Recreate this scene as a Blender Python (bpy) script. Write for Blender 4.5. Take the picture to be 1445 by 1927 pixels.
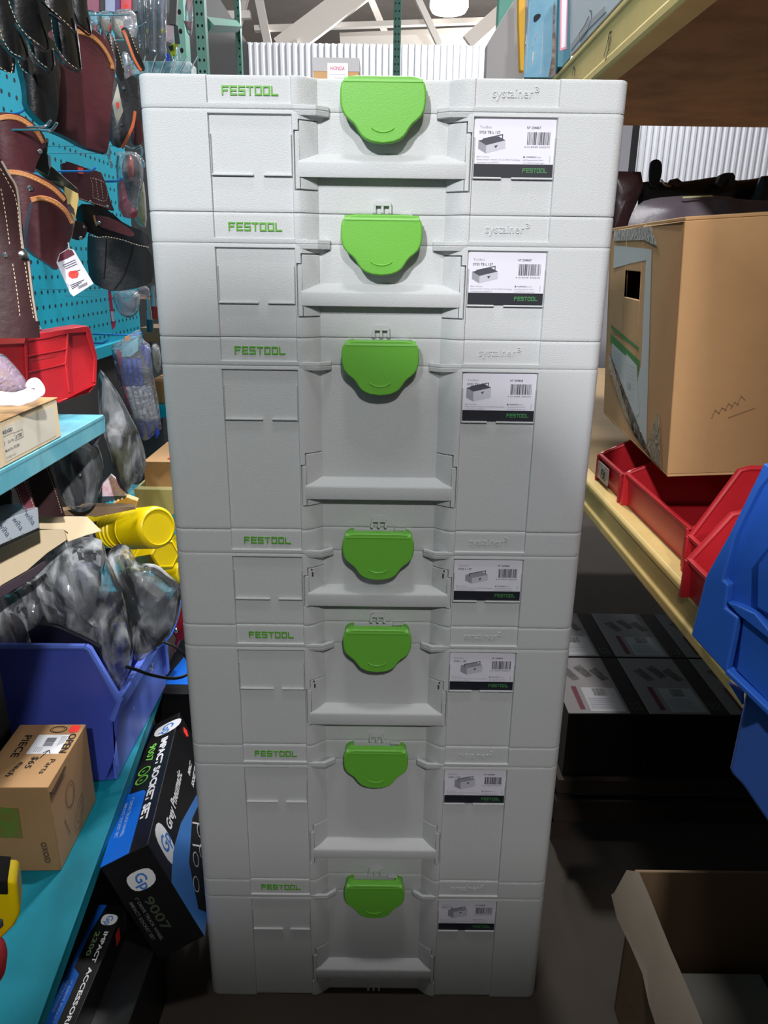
import bpy, bmesh, math, random
from math import sin, cos, pi, radians, sqrt, tan
from mathutils import Vector, Matrix, noise

for o in list(bpy.data.objects):
    bpy.data.objects.remove(o, do_unlink=True)
scn = bpy.context.scene
COL = scn.collection

# ------------------------------------------------------------------ camera
IW, IH, FPX = 1445., 1927., 1400.
CAM = Vector((.0038, -.8751, 1.1029))
PIT, ROL, YAW = .3227, .0135, -.0033
_f = Vector((-sin(YAW) * cos(PIT), cos(YAW) * cos(PIT), -sin(PIT)))
_r0 = Vector((cos(YAW), sin(YAW), 0))
_u0 = _r0.cross(_f)
CR = cos(ROL) * _r0 + sin(ROL) * _u0
CU = -sin(ROL) * _r0 + cos(ROL) * _u0
CF = _f
cd = bpy.data.cameras.new('camera')
cd.sensor_fit = 'VERTICAL'
cd.sensor_height = 36.
cd.lens = 36. * FPX / IH
cd.clip_start = .02
cam = bpy.data.objects.new('camera', cd)
COL.objects.link(cam)
M = Matrix((CR, CU, -CF)).transposed().to_4x4()
M.translation = CAM
cam.matrix_world = M
scn.camera = cam

# ------------------------------------------------------------------ world, exposure, big lights
w = bpy.data.worlds.new('world')
scn.world = w
w.use_nodes = True
bg = w.node_tree.nodes['Background']
bg.inputs[0].default_value = (.86, .93, 1., 1)
bg.inputs[1].default_value = .17
scn.view_settings.view_transform = 'Standard'
scn.view_settings.look = 'None'
scn.view_settings.gamma = 1
scn.view_settings.exposure = 0.0
scn.view_settings.use_curve_mapping = False


def area(name, loc, target, size, power, col=(1, 1, 1), spread=None):
    l = bpy.data.lights.new(name, 'AREA')
    l.shape = 'DISK'
    l.size = size
    l.energy = power
    l.color = col
    if spread:
        l.spread = radians(spread)
    o = bpy.data.objects.new(name, l)
    COL.objects.link(o)
    o.location = loc
    d = Vector(target) - Vector(loc)
    o.rotation_euler = d.to_track_quat('-Z', 'Y').to_euler()
    return o


area('high_bay_light_behind_viewer', (-1.25, -3.9, 3.15), (0, 0, 1.2), .17, 176, (.985, .985, 1.))
area('high_bay_light_above_viewer', (.3, -2.9, 2.95), (0, 0, .7), .17, 47, (1., .985, .96))
area('high_bay_light_over_aisle', (.12, 2.0, 3.1), (-.42, .3, .8), .3, 60, (1., .99, .97))
area('added_overhead_fill', (-.08, -.5, 3.3), (-.15, .2, 0), .3, 15, (1., .99, .97))  # added fill to lift the left heap, not a known fixture
area('high_bay_light_far', (1.3, 5.6, 5.6), (0, 7, 1.5), .5, 280, (1, 1, 1))
area('high_bay_light_right', (3.2, 1.5, 3.4), (.4, .3, .9), .6, 30, (1, .97, .92))
sl = bpy.data.lights.new('added_heap_spot', 'SPOT')  # added narrow spot that brightens the left heap, no known fixture
sl.energy = 200
sl.spot_size = radians(20)
sl.spot_blend = .5
sl.shadow_soft_size = .05
so = bpy.data.objects.new('added_heap_spot', sl)
COL.objects.link(so)
so.location = (.15, .45, 3.3)
so.rotation_euler = (Vector((-.48, .28, .7)) - Vector((.15, .45, 3.3))).to_track_quat('-Z', 'Y').to_euler()
s2 = bpy.data.lights.new('added_low_heap_spot', 'SPOT')  # second added spot, low down, brightening the fronts of the heap
s2.energy = 170
s2.spot_size = radians(12.5)
s2.spot_blend = .45
s2.shadow_soft_size = .02
so = bpy.data.objects.new('added_low_heap_spot', s2)
COL.objects.link(so)
so.location = (.35, -1.55, 1.75)
so.rotation_euler = (Vector((-.59, .2, .79)) - Vector((.35, -1.55, 1.75))).to_track_quat('-Z', 'Y').to_euler()
pl = bpy.data.lights.new('added_ceiling_fill', 'POINT')  # added point light to brighten the ceiling
pl.energy = 3200
pl.shadow_soft_size = .4
po = bpy.data.objects.new('added_ceiling_fill', pl)
COL.objects.link(po)
po.location = (3.5, 13, 4.2)

# ------------------------------------------------------------------ materials
MATS = {}


def lin(c):
    return tuple((v / 255. / 12.92) if v / 255. <= .04045 else ((v / 255. + .055) / 1.055) ** 2.4 for v in c)


def mat(name, rgb, rough=.5, metal=0., bump=None, var=None, alpha=None, spec=.5, coat=0., trans=0.):
    if name in MATS:
        return MATS[name]
    m = bpy.data.materials.new(name)
    m.use_nodes = True
    nt = m.node_tree
    b = nt.nodes['Principled BSDF']
    c = (*lin(rgb), 1)
    b.inputs['Base Color'].default_value = c
    b.inputs['Roughness'].default_value = rough
    b.inputs['Metallic'].default_value = metal
    b.inputs['Specular IOR Level'].default_value = spec
    b.inputs['Coat Weight'].default_value = coat
    b.inputs['Coat Roughness'].default_value = .12
    if trans:
        b.inputs['Transmission Weight'].default_value = trans
    tc = nt.nodes.new('ShaderNodeTexCoord')
    if bump:
        sc, st = bump
        n = nt.nodes.new('ShaderNodeTexNoise')
        n.inputs['Scale'].default_value = sc
        n.inputs['Detail'].default_value = 4
        bp = nt.nodes.new('ShaderNodeBump')
        bp.inputs['Strength'].default_value = st
        bp.inputs['Distance'].default_value = .002
        nt.links.new(tc.outputs['Object'], n.inputs['Vector'])
        nt.links.new(n.outputs['Fac'], bp.inputs['Height'])
        nt.links.new(bp.outputs['Normal'], b.inputs['Normal'])
    if var:
        sc, amt, rgb2 = var
        n = nt.nodes.new('ShaderNodeTexNoise')
        n.inputs['Scale'].default_value = sc
        n.inputs['Detail'].default_value = 5
        n.inputs['Roughness'].default_value = .65
        mp = nt.nodes.new('ShaderNodeMapRange')
        mp.inputs['From Min'].default_value = .42
        mp.inputs['From Max'].default_value = .68
        mp.inputs['To Max'].default_value = amt
        mx = nt.nodes.new('ShaderNodeMix')
        mx.data_type = 'RGBA'
        mx.inputs[6].default_value = c
        mx.inputs[7].default_value = (*lin(rgb2), 1)
        nt.links.new(tc.outputs['Object'], n.inputs['Vector'])
        nt.links.new(n.outputs['Fac'], mp.inputs['Value'])
        nt.links.new(mp.outputs['Result'], mx.inputs[0])
        nt.links.new(mx.outputs[2], b.inputs['Base Color'])
    MATS[name] = m
    return m


def film(name, rgb, vis=.25, rough=.12, crease=1.):
    """clear plastic sheet: mostly transparent with a glossy coat and a little milky scatter"""
    if name in MATS:
        return MATS[name]
    m = bpy.data.materials.new(name)
    m.use_nodes = True
    nt = m.node_tree
    nt.nodes.clear()
    out = nt.nodes.new('ShaderNodeOutputMaterial')
    tr = nt.nodes.new('ShaderNodeBsdfTransparent')
    tr.inputs[0].default_value = (.93, .94, .96, 1)
    df = nt.nodes.new('ShaderNodeBsdfDiffuse')
    df.inputs[0].default_value = (*lin(rgb), 1)
    gl = nt.nodes.new('ShaderNodeBsdfGlossy')
    gl.inputs['Roughness'].default_value = rough
    fr = nt.nodes.new('ShaderNodeFresnel')
    fr.inputs[0].default_value = 1.6
    tc = nt.nodes.new('ShaderNodeTexCoord')
    n = nt.nodes.new('ShaderNodeTexNoise')
    n.inputs['Scale'].default_value = 46
    n.inputs['Detail'].default_value = 2
    n.inputs['Distortion'].default_value = 2.2
    bp = nt.nodes.new('ShaderNodeBump')
    bp.inputs['Strength'].default_value = .9
    bp.inputs['Distance'].default_value = .004
    nt.links.new(tc.outputs['Object'], n.inputs['Vector'])
    nt.links.new(n.outputs['Fac'], bp.inputs['Height'])
    for k in (df, gl, fr):
        nt.links.new(bp.outputs['Normal'], k.inputs['Normal'])
    m1 = nt.nodes.new('ShaderNodeMixShader')
    m1.inputs[0].default_value = vis
    if crease > 1:
        # crumpled bag: milky where the sheet is gathered, nearly clear between, with faceted folds
        mpn = nt.nodes.new('ShaderNodeMapping')
        mpn.inputs['Scale'].default_value = (1., 1., .42)
        mpn.inputs['Rotation'].default_value = (0, .5, 0)
        n2 = nt.nodes.new('ShaderNodeTexNoise')
        n2.inputs['Scale'].default_value = 20
        n2.inputs['Detail'].default_value = 5
        n2.inputs['Distortion'].default_value = .9
        mr = nt.nodes.new('ShaderNodeMapRange')
        mr.inputs['From Min'].default_value = .46
        mr.inputs['From Max'].default_value = .70
        mr.inputs['To Min'].default_value = vis * .35
        mr.inputs['To Max'].default_value = min(1, vis * crease)
        nt.links.new(tc.outputs['Object'], mpn.inputs[0])
        nt.links.new(mpn.outputs[0], n2.inputs['Vector'])
        nt.links.new(n2.outputs['Fac'], mr.inputs['Value'])
        nt.links.new(mr.outputs['Result'], m1.inputs[0])
        vo = nt.nodes.new('ShaderNodeTexVoronoi')
        vo.inputs['Scale'].default_value = 34
        nt.links.new(mpn.outputs[0], vo.inputs['Vector'])
        nt.links.new(vo.outputs['Distance'], bp.inputs['Height'])
        bp.inputs['Strength'].default_value = .9
        bp.inputs['Distance'].default_value = .012
    nt.links.new(tr.outputs[0], m1.inputs[1])
    nt.links.new(df.outputs[0], m1.inputs[2])
    m2 = nt.nodes.new('ShaderNodeMixShader')
    nt.links.new(fr.outputs[0], m2.inputs[0])
    nt.links.new(m1.outputs[0], m2.inputs[1])
    nt.links.new(gl.outputs[0], m2.inputs[2])
    nt.links.new(m2.outputs[0], out.inputs[0])
    MATS[name] = m
    return m


def emit(name, rgb, s):
    m = bpy.data.materials.new(name)
    m.use_nodes = True
    b = m.node_tree.nodes['Principled BSDF']
    b.inputs['Base Color'].default_value = (1, 1, 1, 1)
    b.inputs['Emission Color'].default_value = (*lin(rgb), 1)
    b.inputs['Emission Strength'].default_value = s
    return m


GREY = mat('light_grey_shell_plastic', (197, 199, 201), .52, bump=(900, .35), var=(1500, .35, (214, 216, 216)))
GREEN = mat('apple_green_plastic', (108, 184, 62), .42, bump=(700, .1))
GREEND = mat('green_lettering', (92, 168, 50), .5)
PAPER = mat('white_paper', (226, 224, 236), .6)
INK = mat('dark_grey_ink', (70, 70, 82), .6)
INKL = mat('pale_grey_ink', (150, 150, 160), .6)
NAVY = mat('black_band_ink', (28, 30, 40), .5)
TEAL = mat('teal_painted_steel', (0, 158, 186), .6, spec=.25, var=(9, .3, (0, 128, 155)))
TEALD = mat('dark_hole', (4, 26, 32), .8)
TEALB = mat('pale_teal_painted_steel', (96, 168, 186), .35, var=(14, .6, (140, 196, 205)))
RED = mat('red_bin_plastic', (184, 34, 42), .38, var=(12, .3, (160, 22, 34)))
REDD = mat('dark_red_bin_plastic', (168, 26, 36), .4, var=(12, .3, (130, 16, 26)))
BLUE = mat('blue_bin_plastic', (44, 98, 196), .4, var=(8, .3, (36, 80, 170)))
BLUER = mat('light_blue_bin_rim', (98, 124, 224), .4)
BLUED = mat('indigo_bin_plastic', (72, 88, 190), .42, var=(8, .3, (80, 98, 202)))
BLK = mat('black_leather', (20, 19, 21), .28, bump=(120, .25), coat=.3)
BLKM = mat('black_matt_leather', (30, 32, 36), .5, bump=(200, .3))
BRN = mat('oxblood_leather', (84, 36, 42), .4, bump=(90, .25), var=(11, .6, (58, 24, 30)), spec=.5)
BRND = mat('dark_brown_leather', (54, 30, 32), .42, bump=(90, .3), var=(14, .5, (42, 24, 28)))
TAN = mat('tan_leather_trim', (204, 132, 74), .45, bump=(160, .2))
THREAD = mat('cream_thread', (222, 202, 170), .7)
EDGE = mat('raw_leather_edge', (176, 160, 146), .7)
CHROME = mat('zinc_plated_steel', (200, 202, 205), .22, metal=1.)
BTIP = mat('blue_hook_plastic', (50, 130, 205), .35)
CARD = mat('brown_cardboard', (176, 136, 92), .75, bump=(60, .15), var=(5, .45, (160, 120, 78)))
CARDL = mat('pale_cardboard', (226, 204, 168), .75, bump=(60, .15), var=(7, .4, (212, 188, 152)))
CARDD = mat('dull_cardboard', (126, 102, 76), .8, bump=(60, .2), var=(9, .5, (120, 96, 72)))
KRAFT = mat('dark_corrugated_edge', (96, 70, 44), .9)
BLKC = mat('black_box_card', (22, 22, 24), .35, bump=(40, .1), var=(20, .3, (34, 34, 38)))
GPB = mat('bright_blue_box_card', (20, 104, 214), .35)
GPL = mat('sky_blue_box_card', (70, 132, 208), .35)
WHITE = mat('white_ink', (232, 232, 236), .5)
LIME = mat('lime_green_ink', (120, 200, 80), .5)
YEL = mat('yellow_plastic', (248, 216, 8), .32)
YELB = mat('yellow_painted_rack_steel', (216, 188, 120), .5, var=(10, .45, (196, 166, 100)), bump=(60, .1))
PLY = mat('worn_plywood', (178, 134, 98), .8, bump=(30, .3), var=(6, .7, (128, 92, 66)))
ORG = mat('fluorescent_red_sticker', (255, 66, 56), .5)
FILM = film('clear_polythene', (244, 247, 252), .12, .08, 4.)
FILMH = film('cloudy_polythene', (246, 249, 253), .17, .10, 4.6)
PVC = film('clear_stiff_plastic', (220, 225, 235), .14, .06)
DKGRN = mat('green_rack_steel', (74, 136, 122), .5, var=(15, .3, (90, 150, 136)))
HOLE = mat('black_void', (8, 8, 9), .9)
WHS = mat('white_corrugated_steel', (232, 234, 240), .5)
CEIL = mat('warehouse_ceiling_board', (150, 140, 132), .9, var=(.8, .5, (124, 114, 106)))
TRUS = mat('white_painted_truss_steel', (222, 216, 208), .6)
FLOOR = mat('dark_stained_concrete', (58, 50, 42), .8, bump=(20, .3), var=(5, .7, (48, 40, 34)))
GREYP = mat('grey_panel', (160, 158, 160), .7)
PBLU = mat('pale_blue_carton', (96, 150, 178), .55, var=(12, .6, (130, 176, 196)))
PINK = mat('pink_card', (224, 60, 90), .5)
OLIVE = mat('olive_rubber', (74, 72, 30), .45, var=(30, .6, (36, 36, 20)))
SILV = mat('silver_printed_card', (206, 214, 224), .35, metal=.2)
BRNG = mat('dark_plastic_wrap', (120, 108, 116), .35, bump=(24, .6), var=(16, .6, (90, 80, 90)))
MAROON = mat('maroon_ink', (96, 20, 44), .5)
BLUEM = mat('marker_blue', (40, 80, 205), .35)
LENSG = mat('green_strip_paint', (52, 120, 52), .6)

# ------------------------------------------------------------------ mesh helpers


class MB:
    def __init__(s):
        s.v, s.f, s.m = [], [], []

    def add(s, vs, fs, mi=0):
        b = len(s.v)
        s.v += [tuple(p) for p in vs]
        s.f += [tuple(b + i for i in f) for f in fs]
        s.m += [mi] * len(fs)

    def box(s, x0, x1, y0, y1, z0, z1, mi=0):
        vs = [(x, y, z) for x in (x0, x1) for y in (y0, y1) for z in (z0, z1)]
        s.add(vs, [(0, 1, 3, 2), (4, 6, 7, 5), (0, 4, 5, 1), (2, 3, 7, 6), (0, 2, 6, 4), (1, 5, 7, 3)], mi)

    def obox(s, O, a, b, c, mi=0):
        """box from corner O with edge vectors a, b, c"""
        O, a, b, c = map(Vector, (O, a, b, c))
        vs = [O + a * i + b * j + c * k for i in (0, 1) for j in (0, 1) for k in (0, 1)]
        s.add(vs, [(0, 1, 3, 2), (4, 6, 7, 5), (0, 4, 5, 1), (2, 3, 7, 6), (0, 2, 6, 4), (1, 5, 7, 3)], mi)

    def prism(s, pts, y0, y1, mi=0, side=None):
        """polygon in local (x,z), extruded y0 (front) to y1 (back)"""
        n = len(pts)
        vs = [(p[0], y0, p[1]) for p in pts] + [(p[0], y1, p[1]) for p in pts]
        s.add(vs, [tuple(range(n)), tuple(range(2 * n - 1, n - 1, -1))], mi)
        b = len(s.v) - 2 * n
        for i in range(n):
            j = (i + 1) % n
            s.f.append((b + i, b + j, b + n + j, b + n + i))
            s.m.append(mi if side is None else side)

    def xprism(s, pts, x0, x1, mi=0):
        """polygon in local (y,z), extruded in x"""
        n = len(pts)
        vs = [(x0, p[0], p[1]) for p in pts] + [(x1, p[0], p[1]) for p in pts]
        fs = [tuple(range(n)), tuple(range(2 * n - 1, n - 1, -1))]
        fs += [(i, (i + 1) % n, n + (i + 1) % n, n + i) for i in range(n)]
        s.add(vs, fs, mi)

    def zprism(s, pts, z0, z1, mi=0):
        n = len(pts)
        vs = [(p[0], p[1], z0) for p in pts] + [(p[0], p[1], z1) for p in pts]
        fs = [tuple(range(n)), tuple(range(2 * n - 1, n - 1, -1))]
        fs += [(i, (i + 1) % n, n + (i + 1) % n, n + i) for i in range(n)]
        s.add(vs, fs, mi)

    def dome(s, pts, h, back=.0, K=5, mi=0, amp=0., freq=30., power=.5, seed=0., flatback=True, n=None):
        """polygon (x,z) swollen by h toward the viewer, optional crumple; back = thickness behind"""
        pts = resample(pts, n or 44)
        n = len(pts)
        cx = sum(p[0] for p in pts) / n
        cz = sum(p[1] for p in pts) / n
        for sgn, hh in ((-1, h), (1, back)):
            vs = [(cx, sgn * hh, cz)]
            for k in range(1, K + 1):
                t = k / K
                a = hh * (1 - t * t) ** power if t < 1 else 0
                for p in pts:
                    x = cx + (p[0] - cx) * t
                    z = cz + (p[1] - cz) * t
                    q = amp * (noise.noise(Vector((x * freq + seed, z * freq, seed + sgn))) +
                               .6 * noise.noise(Vector((x * freq * 2.3 + seed, z * freq * 2.3, seed * 2)))) if t < 1 else 0
                    if amp > .005 and t < 1:
                        q = amp * .75 * (.9 - 2.6 * abs(noise.noise(Vector((x * freq * .8 + z * 7 + seed, z * freq * .35, seed + sgn)))) +
                                   .6 * abs(noise.noise(Vector((x * freq * 1.7 + seed, z * freq * .9, seed * 2)))))
                    vs.append((x, sgn * a + q, z))
            if amp:
                vs[0] = (cx, sgn * hh + amp * noise.noise(Vector((cx * freq + seed, cz * freq, seed + sgn))), cz)
            fs = [(0, 1 + i, 1 + (i + 1) % n) for i in range(n)]
            for k in range(K - 1):
                b = 1 + k * n
                fs += [(b + i, b + n + i, b + n + (i + 1) % n, b + (i + 1) % n) for i in range(n)]
            s.add(vs, fs, mi)

    def bulge(s, pts, yf, thick, mi=0, nx=18, nz=10):
        """leather piece: exact outline, front curved by yf(x, z), solid behind"""
        b = bmesh.new()
        f = b.faces.new([b.verts.new((p[0], 0, p[1])) for p in pts])
        x0, x1 = min(p[0] for p in pts), max(p[0] for p in pts)
        w0, w1 = min(p[1] for p in pts), max(p[1] for p in pts)
        for i in range(1, nx):
            bmesh.ops.bisect_plane(b, geom=b.verts[:] + b.edges[:] + b.faces[:], plane_co=(x0 + (x1 - x0) * i / nx, 0, 0), plane_no=(1, 0, 0))
        for i in range(1, nz):
            bmesh.ops.bisect_plane(b, geom=b.verts[:] + b.edges[:] + b.faces[:], plane_co=(0, 0, w0 + (w1 - w0) * i / nz), plane_no=(0, 0, 1))
        b.verts.index_update()
        n = len(b.verts)
        fr = [(v.co.x, yf(v.co.x, v.co.z), v.co.z) for v in b.verts]
        bk = [(v.co.x, yf(v.co.x, v.co.z) + thick, v.co.z) for v in b.verts]
        fs = [tuple(v.index for v in q.verts) for q in b.faces]
        fs2 = [tuple(n + i for i in reversed(q)) for q in fs]
        sd = []
        for e in b.edges:
            if len(e.link_faces) == 1:
                i, j = e.verts[0].index, e.verts[1].index
                sd.append((i, j, n + j, n + i))
        b.free()
        s.add(fr + bk, fs + fs2 + sd, mi)

    def band(s, path, wd, yf, h=.0016, mi=0):
        """flat band on the curved front, path in (x, z)"""
        P = [Vector((p[0], p[1])) for p in path]
        N = len(P)
        V = []
        for i, p in enumerate(P):
            d = (P[min(i + 1, N - 1)] - P[max(i - 1, 0)]).normalized()
            nn = Vector((-d.y, d.x)) * wd / 2
            for k, hh in ((-1, .2), (-.8, 1), (.8, 1), (1, .2)):
                q = p + nn * k
                V.append((q.x, yf(q.x, q.y) - h * hh, q.y))
            for k in (1, -1):
                q = p + nn * k
                V.append((q.x, yf(q.x, q.y) + .0025, q.y))
        F_ = []
        for i in range(N - 1):
            for k in range(6):
                F_.append((i * 6 + k, i * 6 + (k + 1) % 6, (i + 1) * 6 + (k + 1) % 6, (i + 1) * 6 + k))
        F_ += [tuple(range(6))[::-1], tuple((N - 1) * 6 + k for k in range(6))]
        s.add(V, F_, mi)

    def tube(s, path, r, n=8, mi=0, caps=True, closed=False, rs=None):
        path = [Vector(p) for p in path]
        N = len(path)
        rings = []
        up = None
        for i, p in enumerate(path):
            if closed:
                t = path[(i + 1) % N] - path[i - 1]
            else:
                t = path[min(i + 1, N - 1)] - path[max(i - 1, 0)]
            t.normalize()
            if up is None:
                up = Vector((0, 0, 1)) if abs(t.z) < .9 else Vector((1, 0, 0))
            a = t.cross(up)
            if a.length < 1e-5:
                a = t.cross(Vector((0, 1, .1)))
            a.normalize()
            b = a.cross(t).normalized()
            up = b
            rr = rs[i] if rs else r
            rings.append([p + a * rr * cos(2 * pi * k / n) + b * rr * sin(2 * pi * k / n) for k in range(n)])
        vs = [q for rg in rings for q in rg]
        fs = []
        for i in range(N if closed else N - 1):
            j = (i + 1) % N
            fs += [(i * n + k, i * n + (k + 1) % n, j * n + (k + 1) % n, j * n + k) for k in range(n)]
        if caps and not closed:
            fs += [tuple(range(n))[::-1], tuple((N - 1) * n + k for k in range(n))]
        s.add(vs, fs, mi)

    def lathe(s, O, ax, prof, n=32, mi=0):
        """prof: list of (t along axis, radius)"""
        O, ax = Vector(O), Vector(ax).normalized()
        a = ax.orthogonal().normalized()
        b = ax.cross(a)
        vs, fs = [], []
        for t, r in prof:
            vs += [O + ax * t + (a * cos(2 * pi * k / n) + b * sin(2 * pi * k / n)) * r for k in range(n)]
        for i in range(len(prof) - 1):
            fs += [(i * n + k, i * n + (k + 1) % n, (i + 1) * n + (k + 1) % n, (i + 1) * n + k) for k in range(n)]
        fs += [tuple(range(n))[::-1], tuple((len(prof) - 1) * n + k for k in range(n))]
        s.add(vs, fs, mi)

    def ball(s, c, r, mi=0, n=12, sc=(1, 1, 1)):
        vs = [(c[0], c[1], c[2] + r * sc[2])]
        for i in range(1, n // 2):
            a = pi * i / (n // 2)
            vs += [(c[0] + r * sc[0] * sin(a) * cos(2 * pi * k / n), c[1] + r * sc[1] * sin(a) * sin(2 * pi * k / n),
                    c[2] + r * sc[2] * cos(a)) for k in range(n)]
        vs.append((c[0], c[1], c[2] - r * sc[2]))
        fs = [(0, 1 + k, 1 + (k + 1) % n) for k in range(n)]
        R = n // 2 - 1
        for i in range(R - 1):
            b = 1 + i * n
            fs += [(b + k, b + n + k, b + n + (k + 1) % n, b + (k + 1) % n) for k in range(n)]
        L = len(vs) - 1
        fs += [(L, 1 + (R - 1) * n + (k + 1) % n, 1 + (R - 1) * n + k) for k in range(n)]
        s.add(vs, fs, mi)

    def build(s, name, mats, parent=None, bevel=0., angle=32, seg=2, subsurf=0):
        me = bpy.data.meshes.new(name)
        me.from_pydata(s.v, [], s.f)
        if not isinstance(mats, (list, tuple)):
            mats = [mats]
        for m in mats:
            me.materials.append(m)
        me.polygons.foreach_set('material_index', s.m)
        bm = bmesh.new()
        bm.from_mesh(me)
        bmesh.ops.remove_doubles(bm, verts=bm.verts, dist=2e-6)
        bmesh.ops.recalc_face_normals(bm, faces=bm.faces)
        for f in bm.faces:
            f.smooth = True
        th = radians(angle)
        for e in bm.edges:
            if len(e.link_faces) == 2:
                if e.link_faces[0].normal.length > 0 and e.link_faces[1].normal.length > 0:
                    if e.link_faces[0].normal.angle(e.link_faces[1].normal, 0) > th:
                        e.smooth = False
        bm.to_mesh(me)
        bm.free()
        o = bpy.data.objects.new(name, me)
        COL.objects.link(o)
        if parent:
            o.parent = parent
        if subsurf:
            md = o.modifiers.new('s', 'SUBSURF')
            md.levels = md.render_levels = subsurf
        if bevel:
            md = o.modifiers.new('b', 'BEVEL')
            md.width = bevel
            md.segments = seg
            md.limit_method = 'ANGLE'
            md.angle_limit = radians(35)
            wn = o.modifiers.new('w', 'WEIGHTED_NORMAL')
            wn.keep_sharp = True
        return o


def resample(pts, n):
    pts = [tuple(p) for p in pts]
    L = [0.]
    for i in range(len(pts)):
        a, b = pts[i], pts[(i + 1) % len(pts)]
        L.append(L[-1] + math.hypot(a[0] - b[0], a[1] - b[1]))
    out = []
    for k in range(n):
        d = L[-1] * k / n
        i = max(j for j in range(len(pts)) if L[j] <= d + 1e-12)
        i = min(i, len(pts) - 1)
        a, b = pts[i], pts[(i + 1) % len(pts)]
        t = (d - L[i]) / max(L[i + 1] - L[i], 1e-9)
        out.append((a[0] + (b[0] - a[0]) * t, a[1] + (b[1] - a[1]) * t))
    return out


def smooth_poly(pts, it=2):
    for _ in range(it):
        q = []
        for i in range(len(pts)):
            a, b = pts[i], pts[(i + 1) % len(pts)]
            q += [(a[0] * .75 + b[0] * .25, a[1] * .75 + b[1] * .25), (a[0] * .25 + b[0] * .75, a[1] * .25 + b[1] * .75)]
        pts = q
    return pts


def spline(pts, n=8):
    """catmull-rom through the points"""
    P = [Vector(p) for p in pts]
    out = []
    for i in range(len(P) - 1):
        a, b, c, d = P[max(i - 1, 0)], P[i], P[i + 1], P[min(i + 2, len(P) - 1)]
        for k in range(n):
            t = k / n
            out.append(.5 * ((2 * b) + (c - a) * t + (2 * a - 5 * b + 4 * c - d) * t * t + (3 * b - a - 3 * c + d) * t ** 3))
    out.append(P[-1])
    return out


_tc = {}


def text_geo(string, bold=0.):
    k = (string, bold)
    if k not in _tc:
        cu = bpy.data.curves.new('t', 'FONT')
        cu.body = string
        cu.size = 1
        cu.offset = bold
        cu.resolution_u = 2
        ob = bpy.data.objects.new('t', cu)
        COL.objects.link(ob)
        bpy.context.view_layer.update()
        me = bpy.data.meshes.new_from_object(ob.evaluated_get(bpy.context.evaluated_depsgraph_get()))
        vs = [(v.co.x, v.co.y) for v in me.vertices]
        fs = [tuple(p.vertices) for p in me.polygons]
        bpy.data.objects.remove(ob)
        bpy.data.curves.remove(cu)
        bpy.data.meshes.remove(me)
        if not vs:
            vs, fs = [(0, 0)], []
        _tc[k] = (vs, fs)
    return _tc[k]


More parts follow.
